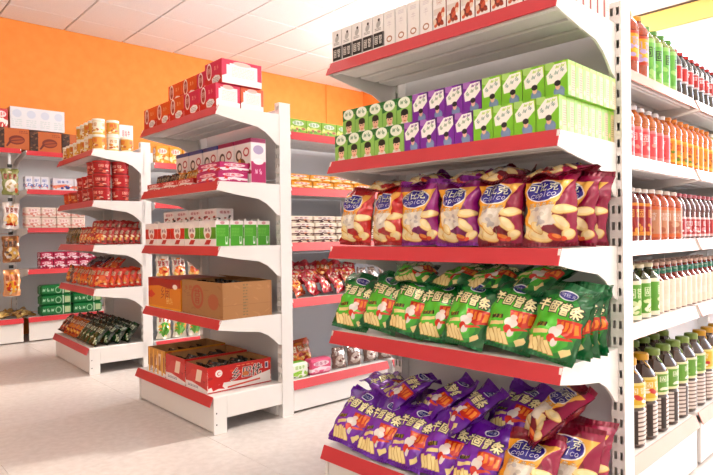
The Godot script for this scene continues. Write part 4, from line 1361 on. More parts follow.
# ==================================================================== goods: the display unit with tubs
func stock_unit_tubs() -> void:
	M.can_white = print_mat(wrap_art(Color(0.92, 0.88, 0.80), Color(0.86, 0.72, 0.34), Color(0.70, 0.40, 0.10), 3, [Color(0.80, 0.52, 0.12), Color(0.90, 0.74, 0.30), Color(0.66, 0.30, 0.12)]), 0.4)
	M.can_gold = print_mat(wrap_art(Color(0.82, 0.58, 0.18), Color(0.92, 0.88, 0.8), Color(0.80, 0.16, 0.08), 3, [Color(0.92, 0.80, 0.50), Color(0.70, 0.30, 0.10), Color(0.94, 0.9, 0.84)]), 0.4)
	M.tub_red = print_mat(wrap_art(Color(0.68, 0.02, 0.06), Color(0.50, 0.01, 0.04), Color(0.93, 0.84, 0.74), 3, [Color(0.93, 0.84, 0.76), Color(0.82, 0.40, 0.30), Color(0.48, 0.02, 0.04)]), 0.35)
	M.lid_white = mat(Color(0.92, 0.90, 0.87), 0.4)
	M.lid_red = mat(Color(0.70, 0.05, 0.07), 0.35)
	var can := lathe([[0.0, 0.0], [0.040, 0.0], [0.042, 0.003], [0.042, 0.098], [0.041, 0.101]], 20)
	var canlid := lathe([[0.0435, 0.094], [0.0435, 0.108], [0.040, 0.110], [0.0, 0.110]], 20)
	var y := 1.5725
	for i in 9:
		for r in (3 if i == 8 else 1):
			for t in (2 if i > 3 and r < 2 else 1):
				var gold := (i + t + r) % 3 != 0
				var o := thing("canister", ("gold" if gold else "cream") + " paper canister with a white lid, " + ("upper" if t else "lower") + " tier on the top shelf", "canister", ("gold" if gold else "cream") + (" canisters, upper tier" if t else " canisters, lower tier"))
				part("body", can, M.can_gold if gold else M.can_white, o)
				part("lid", canlid, M.lid_white, o)
				put(o, 2, 0.065 + 0.0965 * i, 0.075 + 0.098 * r, y + t * 0.1105, i * 0.7 + r)
	M.pale_box = print_mat(pack_art(Color(0.86, 0.87, 0.90), Color(0.90, 0.90, 0.92), Color(0.75, 0.20, 0.25), [Color(0.80, 0.82, 0.88), Color(0.92, 0.92, 0.93)], 128, 64), 0.4)
	var pb := single("pale_carton", box(0.22, 0.21, 0.10, 0.0015), M.pale_box, "pale grey carton behind the canisters on the top shelf", "carton")
	put(pb, 2, 0.68, 0.285, y)
	# tubs, three tiers
	var tub := lathe([[0.0, 0.0], [0.052, 0.0], [0.056, 0.003], [0.061, 0.083]], 24)
	var tublid := lathe([[0.0622, 0.079], [0.0632, 0.081], [0.0632, 0.091], [0.059, 0.094], [0.0, 0.094]], 24)
	y = 1.2165
	for t in 3:
		for i in 4:
			for r in (2 if i == 3 else 1):
				if t == 2 and i < 2:
					continue
				var o := thing("snack_tub", "round red snack tub with a red lid, %s tier of the stack" % ["lowest", "middle", "topmost"][t], "tub", "red tubs in the %s tier" % ["lowest", "middle", "topmost"][t])
				part("body", tub, M.tub_red, o)
				part("lid", tublid, M.lid_red, o)
				put(o, 2, 0.44 + 0.129 * i, 0.095 + 0.130 * r, y + 0.0945 * t, 0.9 + i + r * 1.3 + t * 0.4)
	M.orange_tub = print_mat(wrap_art(Color(0.78, 0.24, 0.05), Color(0.62, 0.12, 0.03), Color(0.93, 0.84, 0.6), 3, [Color(0.9, 0.6, 0.2), Color(0.62, 0.10, 0.05)]), 0.35)
	for i in 2:
		var o := thing("snack_tub", "round orange snack tub in the row before the red ones", "tub", "orange tubs")
		part("body", tub, M.orange_tub, o)
		part("lid", tublid, M.lid_red, o)
		put(o, 2, 0.07 + 0.128 * i, 0.095, y, 0.5 + i)
	# bags on the three lower levels
	add_foil("small_red", foil_art(Color(0.62, 0.02, 0.03), Color(0.94, 0.88, 0.74), Color(0.80, 0.30, 0.12), [Color(0.90, 0.72, 0.36), Color(0.35, 0.06, 0.03), Color(0.93, 0.86, 0.74)]), Color(0.55, 0.02, 0.03))
	add_foil("small_dark", foil_art(Color(0.16, 0.13, 0.06), Color(0.80, 0.70, 0.5), Color(0.24, 0.26, 0.10), [Color(0.50, 0.36, 0.16), Color(0.46, 0.10, 0.06), Color(0.20, 0.32, 0.12)]), Color(0.15, 0.13, 0.06))
	add_foil("small_orange", foil_art(Color(0.80, 0.14, 0.02), Color(0.95, 0.88, 0.72), Color(0.88, 0.36, 0.10), [Color(0.92, 0.60, 0.20), Color(0.62, 0.06, 0.03), Color(0.93, 0.84, 0.70)]), Color(0.76, 0.12, 0.02))
	add_foil("small_blue", foil_art(Color(0.08, 0.09, 0.34), Color(0.93, 0.90, 0.88), Color(0.50, 0.08, 0.10), [Color(0.70, 0.12, 0.08), Color(0.85, 0.8, 0.8)]), Color(0.08, 0.09, 0.34))
	add_foil("small_green", foil_art(Color(0.02, 0.13, 0.07), Color(0.88, 0.92, 0.82), Color(0.10, 0.28, 0.12), [Color(0.85, 0.88, 0.78), Color(0.06, 0.20, 0.12), Color(0.40, 0.50, 0.2)]), Color(0.02, 0.12, 0.07))
	add_foil("small_wine", foil_art(Color(0.24, 0.03, 0.05), Color(0.9, 0.8, 0.7), Color(0.45, 0.10, 0.10), [Color(0.75, 0.30, 0.20), Color(0.14, 0.03, 0.04), Color(0.80, 0.66, 0.5)]), Color(0.22, 0.03, 0.05))
	add_foil("small_gold", foil_art(Color(0.62, 0.26, 0.04), Color(0.95, 0.88, 0.72), Color(0.80, 0.46, 0.10), [Color(0.92, 0.72, 0.30), Color(0.55, 0.08, 0.03)]), Color(0.6, 0.25, 0.04))
	y = 0.904
	for lay in 2:
		for i in 7:
			var o := foil_bag("snack_pouch", "small_red", "small red snack pouch turned to the aisle, %s row of the third shelf" % ["lower", "upper"][lay], "red pouches turned to the aisle, %s row" % ["lower", "upper"][lay], 0.100, 0.118, 0.022, 3 + i % 5, false)
			put(o, 2, 0.845 - 0.062 * lay, 0.065 + 0.0395 * i, y + 0.008 + 0.05 * lay, deg_to_rad(52), deg_to_rad(-16), deg_to_rad(-8))
			if lay == 0:
				settle(o, y)
	for i in 8:
		var o := foil_bag("snack_pouch", "small_dark" if i < 4 else "small_red", ("dark olive" if i < 4 else "red") + " snack pouch facing out of the front of the third shelf", ("dark" if i < 4 else "red") + " pouches at the front of the third shelf", 0.094, 0.13, 0.03, 5 + i % 4, false)
		settle(put(o, 2, 0.065 + 0.091 * i, 0.058, y, deg_to_rad(8), deg_to_rad(-14), deg_to_rad(-3 + 3 * (i % 3))), y)
	for i in 6:
		var o := foil_bag("snack_pouch", "small_red" if i > 2 else "small_wine", ("red" if i > 2 else "dark wine") + " snack pouch heaped at the back of the third shelf", ("red" if i > 2 else "wine") + " pouches heaped on the third shelf", 0.12, 0.15, 0.035, 5 + i % 4, false)
		put(o, 2, 0.20 + 0.11 * i, 0.20, y + 0.05, deg_to_rad(30 * (i % 3) - 20), deg_to_rad(-35), deg_to_rad(8 - 6 * (i % 3)))
	y = 0.595
	for i in 6:
		var o := foil_bag("snack_pouch", "small_orange", "orange-red snack pouch turned to the aisle on the fourth shelf", "orange pouches turned to the aisle", 0.118, 0.135, 0.026, 4 + i % 5, false)
		settle(put(o, 2, 0.842, 0.068 + 0.046 * i, y, deg_to_rad(52), deg_to_rad(-16), deg_to_rad(-9)), y)
	for i in 8:
		var kind: String = ["small_gold", "small_wine", "small_orange", "small_gold", "small_orange", "small_orange", "small_gold", "small_orange"][i]
		var o := foil_bag("snack_pouch", kind, {"small_gold": "gold", "small_wine": "wine red", "small_orange": "orange-red"}[kind] + " snack pouch facing out of the front of the fourth shelf", kind.get_slice("_", 1) + " pouches at the front of the fourth shelf", 0.096, 0.14, 0.032, 4 + i % 5, false)
		settle(put(o, 2, 0.065 + 0.092 * i, 0.056, y, deg_to_rad(6), deg_to_rad(-14), deg_to_rad(-3 + 3 * (i % 3))), y)
	for i in 6:
		var kind := "small_blue" if i == 2 else ("small_orange" if i > 2 else "small_wine")
		var o := foil_bag("snack_pouch", kind, {"small_blue": "dark blue and red snack bag lying among the orange pouches", "small_orange": "orange-red snack bag heaped at the back of the fourth shelf", "small_wine": "wine red snack bag heaped at the back of the fourth shelf"}[kind], "bags heaped on the fourth shelf", 0.15 if i == 2 else 0.12, 0.14, 0.03, 8 + i % 4, false)
		put(o, 2, 0.14 + 0.122 * i, 0.165, y + 0.11, deg_to_rad(25 * (i % 3) - 20), deg_to_rad(-48), deg_to_rad(6 - 5 * (i % 3)))
	y = 0.188
	for r in 4:
		for i in 10:
			var kind: String = (["small_wine", "small_wine", "small_gold", "small_gold", "small_gold", "small_gold", "small_green", "small_green", "small_green", "small_green"] if r == 0 else ["small_wine", "small_wine", "small_wine", "small_wine", "small_green", "small_green", "small_green", "small_green", "small_green", "small_green"])[i]
			var o := foil_bag("long_pouch", kind, {"small_wine": "dark wine", "small_gold": "orange and gold", "small_green": "dark green"}[kind] + " slim pouch leaning on the base deck, %s row" % ["front", "second", "third", "rear"][r], {"small_wine": "wine", "small_gold": "gold", "small_green": "green"}[kind] + " slim pouches, %s row" % ["front", "second", "third", "rear"][r], 0.098, 0.155, 0.036, 3 + (i + r) % 6, false)
			put(o, 2, 0.05 + 0.0875 * i, 0.005 + 0.074 * r, y, deg_to_rad(26 + 5 * ((i + r) % 3)), deg_to_rad(-34), deg_to_rad(-16))
			settle(o, y + 0.001)


# ==================================================================== goods: bottles
func put_run(o: Node3D, k: int, d: float, inset: float, y: float, turn := 0.0, lean := 0.0, roll := 0.0) -> Node3D:
	o.transform = Transform3D(Basis.from_euler(Vector3(lean, GT[k] + PI / 2 + turn, roll)), gp(k, 0.9 - inset, d, y))
	return o


func bottle_kind(name: String, r: float, h: float, liquid: Color, cap: Color, label: Texture2D, l0: float, l1: float, shape: int) -> void:
	var prof: Array
	match shape:
		0:   # straight tea bottle
			prof = [[0, 0], [0.90, 0], [1, 0.02], [1, 0.20], [0.95, 0.215], [0.95, 0.66], [1, 0.675], [1, 0.72], [0.92, 0.79], [0.60, 0.88], [0.44, 0.91], [0.44, 0.94]]
		1:   # waisted soda bottle
			prof = [[0, 0], [0.80, 0], [0.96, 0.03], [1, 0.14], [0.90, 0.30], [0.93, 0.36], [0.93, 0.60], [1, 0.66], [0.90, 0.76], [0.60, 0.86], [0.42, 0.91], [0.42, 0.94]]
		2:   # broad-shouldered juice bottle
			prof = [[0, 0], [0.92, 0], [1, 0.02], [1, 0.44], [0.94, 0.46], [1, 0.48], [1, 0.70], [0.90, 0.76], [0.56, 0.85], [0.44, 0.88], [0.44, 0.925]]
		3:   # slim flask with a long neck
			prof = [[0, 0], [0.9, 0], [1, 0.02], [1, 0.62], [0.92, 0.66], [0.60, 0.72], [0.56, 0.76], [0.56, 0.88], [0.50, 0.90], [0.50, 0.94]]
	var pts := []
	for p in prof:
		pts.append([p[0] * r, p[1] * h])
	meshes[name] = lathe(pts, 18)
	meshes[name + "l"] = lathe([[r * 1.0, l0 * h], [r * 1.012, l0 * h + 0.001], [r * 1.012, l1 * h - 0.001], [r * 0.98, l1 * h]], 18)
	var c: float = r * 0.5
	if r < 0.03:
		c = r * 0.6
	meshes[name + "c"] = lathe([[c, 0.925 * h], [c, 0.985 * h], [c * 0.92, h], [0, h]], 14)
	M[name] = mat(liquid, 0.12, 0.0, 0.6)
	M[name].clearcoat_enabled = true
	M[name].clearcoat = 0.6
	M[name].clearcoat_roughness = 0.05
	M[name + "_cap"] = mat(cap, 0.4)
	M[name + "_label"] = print_mat(label, 0.35)


func bottle(name: String, label: String, group: String) -> Node3D:
	var o := thing("drink_bottle", label, "bottle", group)
	part("body", meshes[name], M[name], o)
	part("label", meshes[name + "l"], M[name + "_label"], o)
	part("cap", meshes[name + "c"], M[name + "_cap"], o)
	return o


func stock_bottles() -> void:
	bottle_kind("tea", 0.042, 0.222, Color(0.60, 0.20, 0.03), Color(0.80, 0.56, 0.06), wrap_art(Color(0.82, 0.60, 0.03), Color(0.70, 0.20, 0.05), Color(0.62, 0.58, 0.80), 2, [Color(0.70, 0.62, 0.82), Color(0.88, 0.72, 0.12)]), 0.20, 0.66, 0)
	bottle_kind("green_tea", 0.036, 0.208, Color(0.45, 0.52, 0.22), Color(0.30, 0.55, 0.20), wrap_art(Color(0.38, 0.68, 0.26), Color(0.55, 0.76, 0.40), Color(0.10, 0.16, 0.10), 2, [Color(0.60, 0.80, 0.45), Color(0.30, 0.60, 0.22)]), 0.04, 0.76, 0)
	bottle_kind("soda", 0.033, 0.190, Color(0.05, 0.02, 0.02), Color(0.62, 0.04, 0.06), wrap_art(Color(0.68, 0.05, 0.07), Color(0.76, 0.74, 0.76), Color(0.92, 0.90, 0.92), 2, [Color(0.80, 0.78, 0.80), Color(0.55, 0.03, 0.05)]), 0.32, 0.66, 1)
	bottle_kind("peach", 0.033, 0.186, Color(0.68, 0.34, 0.02), Color(0.86, 0.84, 0.86), wrap_art(Color(0.82, 0.26, 0.30), Color(0.90, 0.50, 0.50), Color(0.93, 0.84, 0.84), 2, [Color(0.90, 0.55, 0.52), Color(0.76, 0.18, 0.22)]), 0.04, 0.60, 0)
	bottle_kind("orange_juice", 0.033, 0.190, Color(0.78, 0.38, 0.03), Color(0.84, 0.48, 0.04), wrap_art(Color(0.84, 0.52, 0.05), Color(0.88, 0.66, 0.14), Color(0.68, 0.12, 0.05), 2, [Color(0.90, 0.72, 0.20), Color(0.62, 0.30, 0.04), Color(0.40, 0.50, 0.08)]), 0.08, 0.56, 0)
	bottle_kind("clear_juice", 0.033, 0.186, Color(0.82, 0.78, 0.50), Color(0.88, 0.88, 0.86), wrap_art(Color(0.88, 0.86, 0.74), Color(0.80, 0.76, 0.30), Color(0.50, 0.60, 0.15), 2, [Color(0.80, 0.80, 0.40), Color(0.92, 0.92, 0.86)]), 0.08, 0.56, 0)
	bottle_kind("red_tea", 0.028, 0.182, Color(0.40, 0.03, 0.02), Color(0.86, 0.82, 0.80), wrap_art(Color(0.55, 0.03, 0.03), Color(0.80, 0.50, 0.12), Color(0.88, 0.70, 0.3), 2, [Color(0.80, 0.55, 0.16), Color(0.45, 0.02, 0.03)]), 0.10, 0.72, 0)
	bottle_kind("fruit_tea", 0.037, 0.184, Color(0.66, 0.22, 0.05), Color(0.90, 0.85, 0.83), wrap_art(Color(0.72, 0.50, 0.38), Color(0.78, 0.36, 0.14), Color(0.80, 0.72, 0.70), 2, [Color(0.80, 0.66, 0.56), Color(0.64, 0.36, 0.26)]), 0.05, 0.66, 0)
	bottle_kind("plum", 0.030, 0.182, Color(0.32, 0.02, 0.05), Color(0.72, 0.36, 0.42), wrap_art(Color(0.62, 0.10, 0.14), Color(0.84, 0.70, 0.70), Color(0.86, 0.80, 0.80), 2, [Color(0.80, 0.50, 0.52), Color(0.86, 0.84, 0.84)]), 0.05, 0.48, 1)
	bottle_kind("aloe", 0.041, 0.188, Color(0.16, 0.22, 0.05), Color(0.88, 0.84, 0.72), wrap_art(Color(0.30, 0.58, 0.12), Color(0.88, 0.88, 0.80), Color(0.90, 0.90, 0.84), 3, [Color(0.90, 0.90, 0.82), Color(0.80, 0.85, 0.66)]), 0.02, 0.72, 2)
	bottle_kind("coconut", 0.031, 0.186, Color(0.45, 0.08, 0.04), Color(0.80, 0.66, 0.60), wrap_art(Color(0.88, 0.84, 0.78), Color(0.88, 0.84, 0.78), Color(0.84, 0.80, 0.74), 2, [Color(0.90, 0.87, 0.82)]), 0.02, 0.64, 3)
	M.teal_band = print_mat(wrap_art(Color(0.10, 0.42, 0.34), Color(0.10, 0.36, 0.30), Color(0.85, 0.88, 0.80), 2, [Color(0.20, 0.52, 0.42)]), 0.4)
	bottle_kind("oil", 0.053, 0.300, Color(0.20, 0.08, 0.02), Color(0.76, 0.56, 0.04), wrap_art(Color(0.80, 0.66, 0.10), Color(0.86, 0.80, 0.50), Color(0.88, 0.86, 0.84), 3, [Color(0.90, 0.88, 0.86), Color(0.74, 0.10, 0.10), Color(0.90, 0.89, 0.88)]), 0.46, 0.74, 2)
	bottle_kind("vinegar", 0.053, 0.300, Color(0.20, 0.10, 0.02), Color(0.46, 0.56, 0.24), wrap_art(Color(0.36, 0.58, 0.16), Color(0.86, 0.86, 0.70), Color(0.9, 0.9, 0.86), 3, [Color(0.88, 0.90, 0.82), Color(0.50, 0.68, 0.28)]), 0.46, 0.74, 2)
	M.foot_label = print_mat(stripe_art(), 0.4)
	meshes["foot_label"] = lathe([[0.053, 0.014], [0.0537, 0.015], [0.0537, 0.126], [0.0525, 0.127]], 18)
	var ring := TorusMesh.new()
	ring.inner_radius = 0.026
	ring.outer_radius = 0.031
	ring.rings = 16
	ring.ring_segments = 6
	meshes["ring"] = ring
	meshes["teal_band"] = lathe([[0.0174, 0.142], [0.0182, 0.143], [0.0182, 0.163], [0.0174, 0.164]], 16)
	# top shelf
	for row in 2:
		var d := 0.500
		for i in (26 if row == 0 else 18):
			var kind := "tea" if i < 3 else ("green_tea" if i < 7 else "soda")
			var r: float = {"tea": 0.044, "green_tea": 0.0375, "soda": 0.035}[kind]
			d += r
			var o := bottle(kind, {"tea": "amber iced tea bottle with a yellow label and yellow cap", "green_tea": "pale green tea bottle with a green sleeve", "soda": "dark cola bottle with a red cap and red label"}[kind] + (" in the front row" if row == 0 else " in the second row"), {"tea": "iced tea bottles", "green_tea": "green tea bottles", "soda": "cola bottles"}[kind] + (", front row" if row == 0 else ", second row"))
			put_run(o, 0, d, 0.070 + row * 0.090, 1.4835, i * 0.3 + 0.4)
			d += r + 0.001
	var level := [
		[1.2005, [["peach", 7, "bottle with a pink sleeve and amber neck"], ["orange_juice", 8, "orange juice bottle with a yellow label"], ["clear_juice", 3, "pale yellow juice bottle with a white cap"]], 0.034],
		[0.9215, [["red_tea", 5, "slim red tea bottle with a gold band"], ["fruit_tea", 4, "stout fruit tea bottle with a tan label and orange neck"], ["plum", 10, "dark plum drink bottle with a speckled label"]], 0.0],
		[0.6525, [["aloe", 4, "green and white labelled bottle with a cream cap"], ["coconut", 14, "slim flask with a cream label and teal neck band"]], 0.0]]
	var radius := {"peach": 0.034, "orange_juice": 0.034, "clear_juice": 0.034, "red_tea": 0.029, "fruit_tea": 0.038, "plum": 0.031, "aloe": 0.042, "coconut": 0.032}
	for l in level:
		for row in 2:
			var d := 0.500
			for s in l[1]:
				for i in s[1] + (9 if row == 0 and s == l[1][-1] else 0):
					d += radius[s[0]] + 0.0005
					var o := bottle(s[0], s[2] + (" in the front row" if row == 0 else " in the second row"), s[0].replace("_", " ") + (" bottles, front row" if row == 0 else " bottles, second row"))
					if s[0] == "coconut":
						part("neck_band", meshes["teal_band"], M.teal_band, o)
					put_run(o, 0, d, 0.066 + row * 0.085, l[0] + 0.0005, i * 0.5 + row)
					d += radius[s[0]] + 0.0005
	for row in 3:
		var d := 0.500
		for i in (13 if row == 0 else 8):
			d += 0.0565
			var kind := "oil" if (row == 0 and i < 3) or (row == 1 and i < 1) else "vinegar"
			if i > 7:
				kind = "oil"
			var o := bottle(kind, ("dark sauce bottle with yellow cap and handle ring" if kind == "oil" else "dark sauce bottle with green cap and handle ring") + ", %s row of the bottom shelf" % ["front", "second", "third"][row], ("yellow" if kind == "oil" else "green") + " capped sauce bottles, %s row" % ["front", "second", "third"][row])
			part("foot_label", meshes["foot_label"], M.foot_label, o)
			part("handle_ring", meshes["ring"], M[kind + "_cap"], o, Vector3(0, 0.262, 0.012), Vector3(deg_to_rad(48), 0, 0))
			put_run(o, 0, d, 0.084 + row * 0.115, 0.2155, 0.3 + i * 0.2)
			d += 0.0565


func stripe_art() -> ImageTexture:
	var a := Art.new(128, 96, Color(0.84, 0.80, 0.78))
	for i in 7:
		a.rect(0, 0.06 + i * 0.135, 1, 0.10 + i * 0.135, Color(0.34, 0.24, 0.22))
	for i in 4:
		a.rect(i * 0.25, 0, i * 0.25 + 0.07, 1, Color(0.14, 0.06, 0.03))
	return a.done()


# ==================================================================== goods: biscuit run seen between the first two display units
func stock_biscuit_run() -> void:
	M.lime_pack = print_mat(pack_art(Color(0.50, 0.70, 0.14), Color(0.80, 0.84, 0.40), Color(0.20, 0.45, 0.10), [Color(0.88, 0.90, 0.60), Color(0.36, 0.62, 0.12), Color(0.70, 0.40, 0.30)], 128, 64), 0.4)
	M.blue_pack = print_mat(pack_art(Color(0.08, 0.12, 0.42), Color(0.90, 0.90, 0.93), Color(0.08, 0.12, 0.42), [Color(0.90, 0.90, 0.93), Color(0.2, 0.25, 0.6)], 128, 64), 0.4)
	M.yellow_pack = print_mat(pack_art(Color(0.88, 0.58, 0.08), Color(0.92, 0.86, 0.70), Color(0.62, 0.12, 0.06), [Color(0.92, 0.80, 0.44), Color(0.78, 0.42, 0.06), Color(0.93, 0.88, 0.76)], 128, 48), 0.35)
	M.cream_pack = print_mat(pack_art(Color(0.90, 0.85, 0.78), Color(0.30, 0.10, 0.08), Color(0.34, 0.08, 0.06), [Color(0.80, 0.42, 0.14), Color(0.25, 0.08, 0.06), Color(0.86, 0.80, 0.74)], 128, 48), 0.35)
	M.pink_pack = print_mat(pack_art(Color(0.82, 0.26, 0.44), Color(0.93, 0.86, 0.90), Color(0.60, 0.10, 0.30), [Color(0.93, 0.88, 0.92), Color(0.90, 0.60, 0.70)], 128, 64), 0.35)
	M.lime_white = print_mat(pack_art(Color(0.90, 0.90, 0.86), Color(0.50, 0.74, 0.14), Color(0.36, 0.60, 0.10), [Color(0.92, 0.92, 0.9), Color(0.60, 0.78, 0.30), Color(0.12, 0.10, 0.10)], 128, 64, Color(0.40, 0.70, 0.10)), 0.35)
	M.silver_pack = print_mat(pack_art(Color(0.70, 0.64, 0.58), Color(0.90, 0.86, 0.82), Color(0.40, 0.16, 0.14), [Color(0.88, 0.84, 0.8), Color(0.50, 0.30, 0.24), Color(0.62, 0.14, 0.16)], 96, 96), 0.25)
	var y := 1.511
	for i in 7:
		var blue := i == 5
		var o := single("snack_box", box(0.105, 0.075, 0.12, 0.0015), M.blue_pack if blue else M.lime_pack, "dark blue and white box on the top shelf of the biscuit run" if blue else "lime green snack box on the top shelf of the biscuit run", "box", "" if blue else "lime boxes on the biscuit run")
		put_run(o, 1, 0.52 + 0.109 * i, 0.09, y)
	y = 1.2128
	for lay in 2:
		for i in 6:
			var o := single("biscuit_packet", box(0.148, 0.038, 0.06, 0.006), M.yellow_pack, "yellow biscuit packet lying in the %s layer of the second shelf" % ["lower", "upper"][lay], "packet", "yellow biscuit packets, %s layer" % ["lower", "upper"][lay])
			put_run(o, 1, 0.545 + 0.152 * i - 0.02 * lay, 0.065, y + 0.0385 * lay)
	y = 0.9148
	for lay in 4:
		for i in 6:
			var o := single("biscuit_packet", box(0.16, 0.036, 0.06, 0.006), M.cream_pack, "cream and brown biscuit packet, %s layer of its stack" % ["lowest", "second", "third", "topmost"][lay], "packet", "cream packets, %s layer" % ["lowest", "second", "third", "topmost"][lay])
			put_run(o, 1, 0.55 + 0.164 * i - 0.012 * (lay % 2), 0.065, y + 0.0365 * lay)
	y = 0.6128
	add_foil("berry", foil_art(Color(0.66, 0.03, 0.12), Color(0.95, 0.88, 0.78), Color(0.80, 0.20, 0.24), [Color(0.93, 0.84, 0.76), Color(0.80, 0.10, 0.24), Color(0.86, 0.50, 0.16)]), Color(0.62, 0.03, 0.12))
	add_foil("amber", foil_art(Color(0.74, 0.28, 0.04), Color(0.95, 0.88, 0.70), Color(0.86, 0.50, 0.12), [Color(0.92, 0.76, 0.40), Color(0.62, 0.10, 0.04)]), Color(0.7, 0.26, 0.04))
	add_foil("silver", foil_art(Color(0.42, 0.30, 0.26), Color(0.93, 0.90, 0.88), Color(0.70, 0.62, 0.58), [Color(0.88, 0.85, 0.82), Color(0.34, 0.10, 0.08), Color(0.76, 0.70, 0.66)]), Color(0.45, 0.34, 0.3))
	for lay in 2:
		for i in 5:
			var kind := "amber" if (i + lay * 2) % 4 == 0 else "berry"
			var o := foil_bag("sweet_bag", kind, ("amber" if kind == "amber" else "crimson") + " sweet bag heaped in the %s layer of the fourth shelf" % ["lower", "upper"][lay], ("amber" if kind == "amber" else "crimson") + " sweet bags, %s layer" % ["lower", "upper"][lay], 0.118, 0.12, 0.034, 14 + i)
			put_run(o, 1, 0.548 + 0.098 * i, 0.062 + 0.05 * lay, y + 0.078 * lay, deg_to_rad(22 - 44 * lay), deg_to_rad(-34), deg_to_rad(8 - 8 * (i % 3)))
			if lay == 0:
				settle(o, y)
	for i in 6:
		var o := foil_bag("silver_pack", "silver", "striped silver and brown pack standing beside the sweet bags", "silver packs on the fourth shelf", 0.092, 0.14, 0.036, 24 + i % 3, false)
		settle(put_run(o, 1, 1.02 + 0.098 * i, 0.07, y, deg_to_rad(8), deg_to_rad(-12), deg_to_rad(-5)), y)
	y = 0.1728
	var o1 := single("soft_pack", box(0.115, 0.085, 0.07, 0.012), M.lime_white, "white and lime wrapped pack at the post end of the bottom shelf", "pack")
	put_run(o1, 1, 0.525, 0.08, y)
	var o2 := single("soft_pack", box(0.155, 0.085, 0.07, 0.012), M.pink_pack, "pink wrapped pack next to the white and lime one", "pack")
	put_run(o2, 1, 0.672, 0.08, y)
	for i in 6:
		var o := foil_bag("silver_pack", "silver", "silver and brown pack leaning on the bottom shelf past the pink pack", "silver packs on the bottom shelf", 0.112, 0.12, 0.044, 24 + i % 3, false)
		settle(put_run(o, 1, 0.825 + 0.124 * i, 0.07, y, deg_to_rad(4), deg_to_rad(-12), deg_to_rad(-4)), y)
	var g1 := foil_bag("sweet_bag", "amber", "golden amber bag lying behind the pink pack", "", 0.18, 0.15, 0.05, 30)
	settle(put_run(g1, 1, 0.66, 0.20, y, 0.1, deg_to_rad(-16), 0.05), y)
	var g2 := single("soft_pack", box(0.26, 0.07, 0.08, 0.012), M.lime_pack, "long lime green pack lying behind the white and lime one", "pack")
	put_run(g2, 1, 0.60, 0.30, y)


# ==================================================================== goods: snack run seen through the second display unit
func stock_snack_run() -> void:
	var y := 1.511
	for i in 8:
		var o := single("biscuit_packet", box(0.10, 0.13, 0.07, 0.006), M.yellow_pack, "yellow carton standing on the top shelf of the snack run", "packet", "yellow cartons on the snack run")
		put_run(o, 2, 0.53 + 0.105 * i, 0.075, y)
	y = 1.2128
	for i in 9:
		var o := foil_bag("snack_pouch", "bar_brown", "brown wrapped sweet pouch on the second shelf of the snack run", "brown pouches on the snack run", 0.084, 0.13, 0.032, 6 + i % 4, false)
		settle(put_run(o, 2, 0.52 + 0.093 * i, 0.066, y, deg_to_rad(5), deg_to_rad(-10), 0.0), y)
	y = 0.9148
	for i in 9:
		var o := foil_bag("snack_pouch", "small_red", "red snack pouch on the third shelf of the snack run", "red pouches on the snack run", 0.084, 0.12, 0.032, 6 + i % 4, false)
		settle(put_run(o, 2, 0.52 + 0.093 * i, 0.066, y, deg_to_rad(5), deg_to_rad(-10), 0.0), y)
	add_foil("snack_white", foil_art(Color(0.86, 0.80, 0.74), Color(0.75, 0.10, 0.06), Color(0.86, 0.46, 0.16), [Color(0.80, 0.30, 0.10), Color(0.92, 0.78, 0.44), Color(0.70, 0.10, 0.06)]), Color(0.85, 0.80, 0.75))
	add_foil("snack_leaf", foil_art(Color(0.86, 0.84, 0.76), Color(0.72, 0.16, 0.08), Color(0.30, 0.60, 0.14), [Color(0.86, 0.50, 0.14), Color(0.36, 0.62, 0.16), Color(0.92, 0.70, 0.34)]), Color(0.85, 0.83, 0.76))
	y = 0.6128
	for i in 8:
		var o := foil_bag("snack_pouch", "snack_white", "white and orange-red crisp pouch on the fourth shelf of the snack run", "white and red pouches on the snack run", 0.118, 0.17, 0.04, 6 + i % 4)
		settle(put_run(o, 2, 0.535 + 0.126 * i, 0.07, y, deg_to_rad(4), deg_to_rad(-10), deg_to_rad(-3)), y)
	y = 0.1728
	for i in 8:
		var o := foil_bag("snack_pouch", "snack_leaf", "white and green crisp pouch on the bottom shelf of the snack run", "white and green pouches on the snack run", 0.118, 0.19, 0.045, 7 + i % 4)
		settle(put_run(o, 2, 0.535 + 0.126 * i, 0.07, y, deg_to_rad(4), deg_to_rad(-10), deg_to_rad(-3)), y)


# ==================================================================== goods: wall shelving
func put_wall(o: Node3D, z: float, inset: float, y: float, turn := 0.0, lean := 0.0, roll := 0.0) -> Node3D:
	o.transform = Transform3D(Basis.from_euler(Vector3(lean, PI / 2 + turn, roll)), Vector3(-6.03 - inset, y, z))
	return o


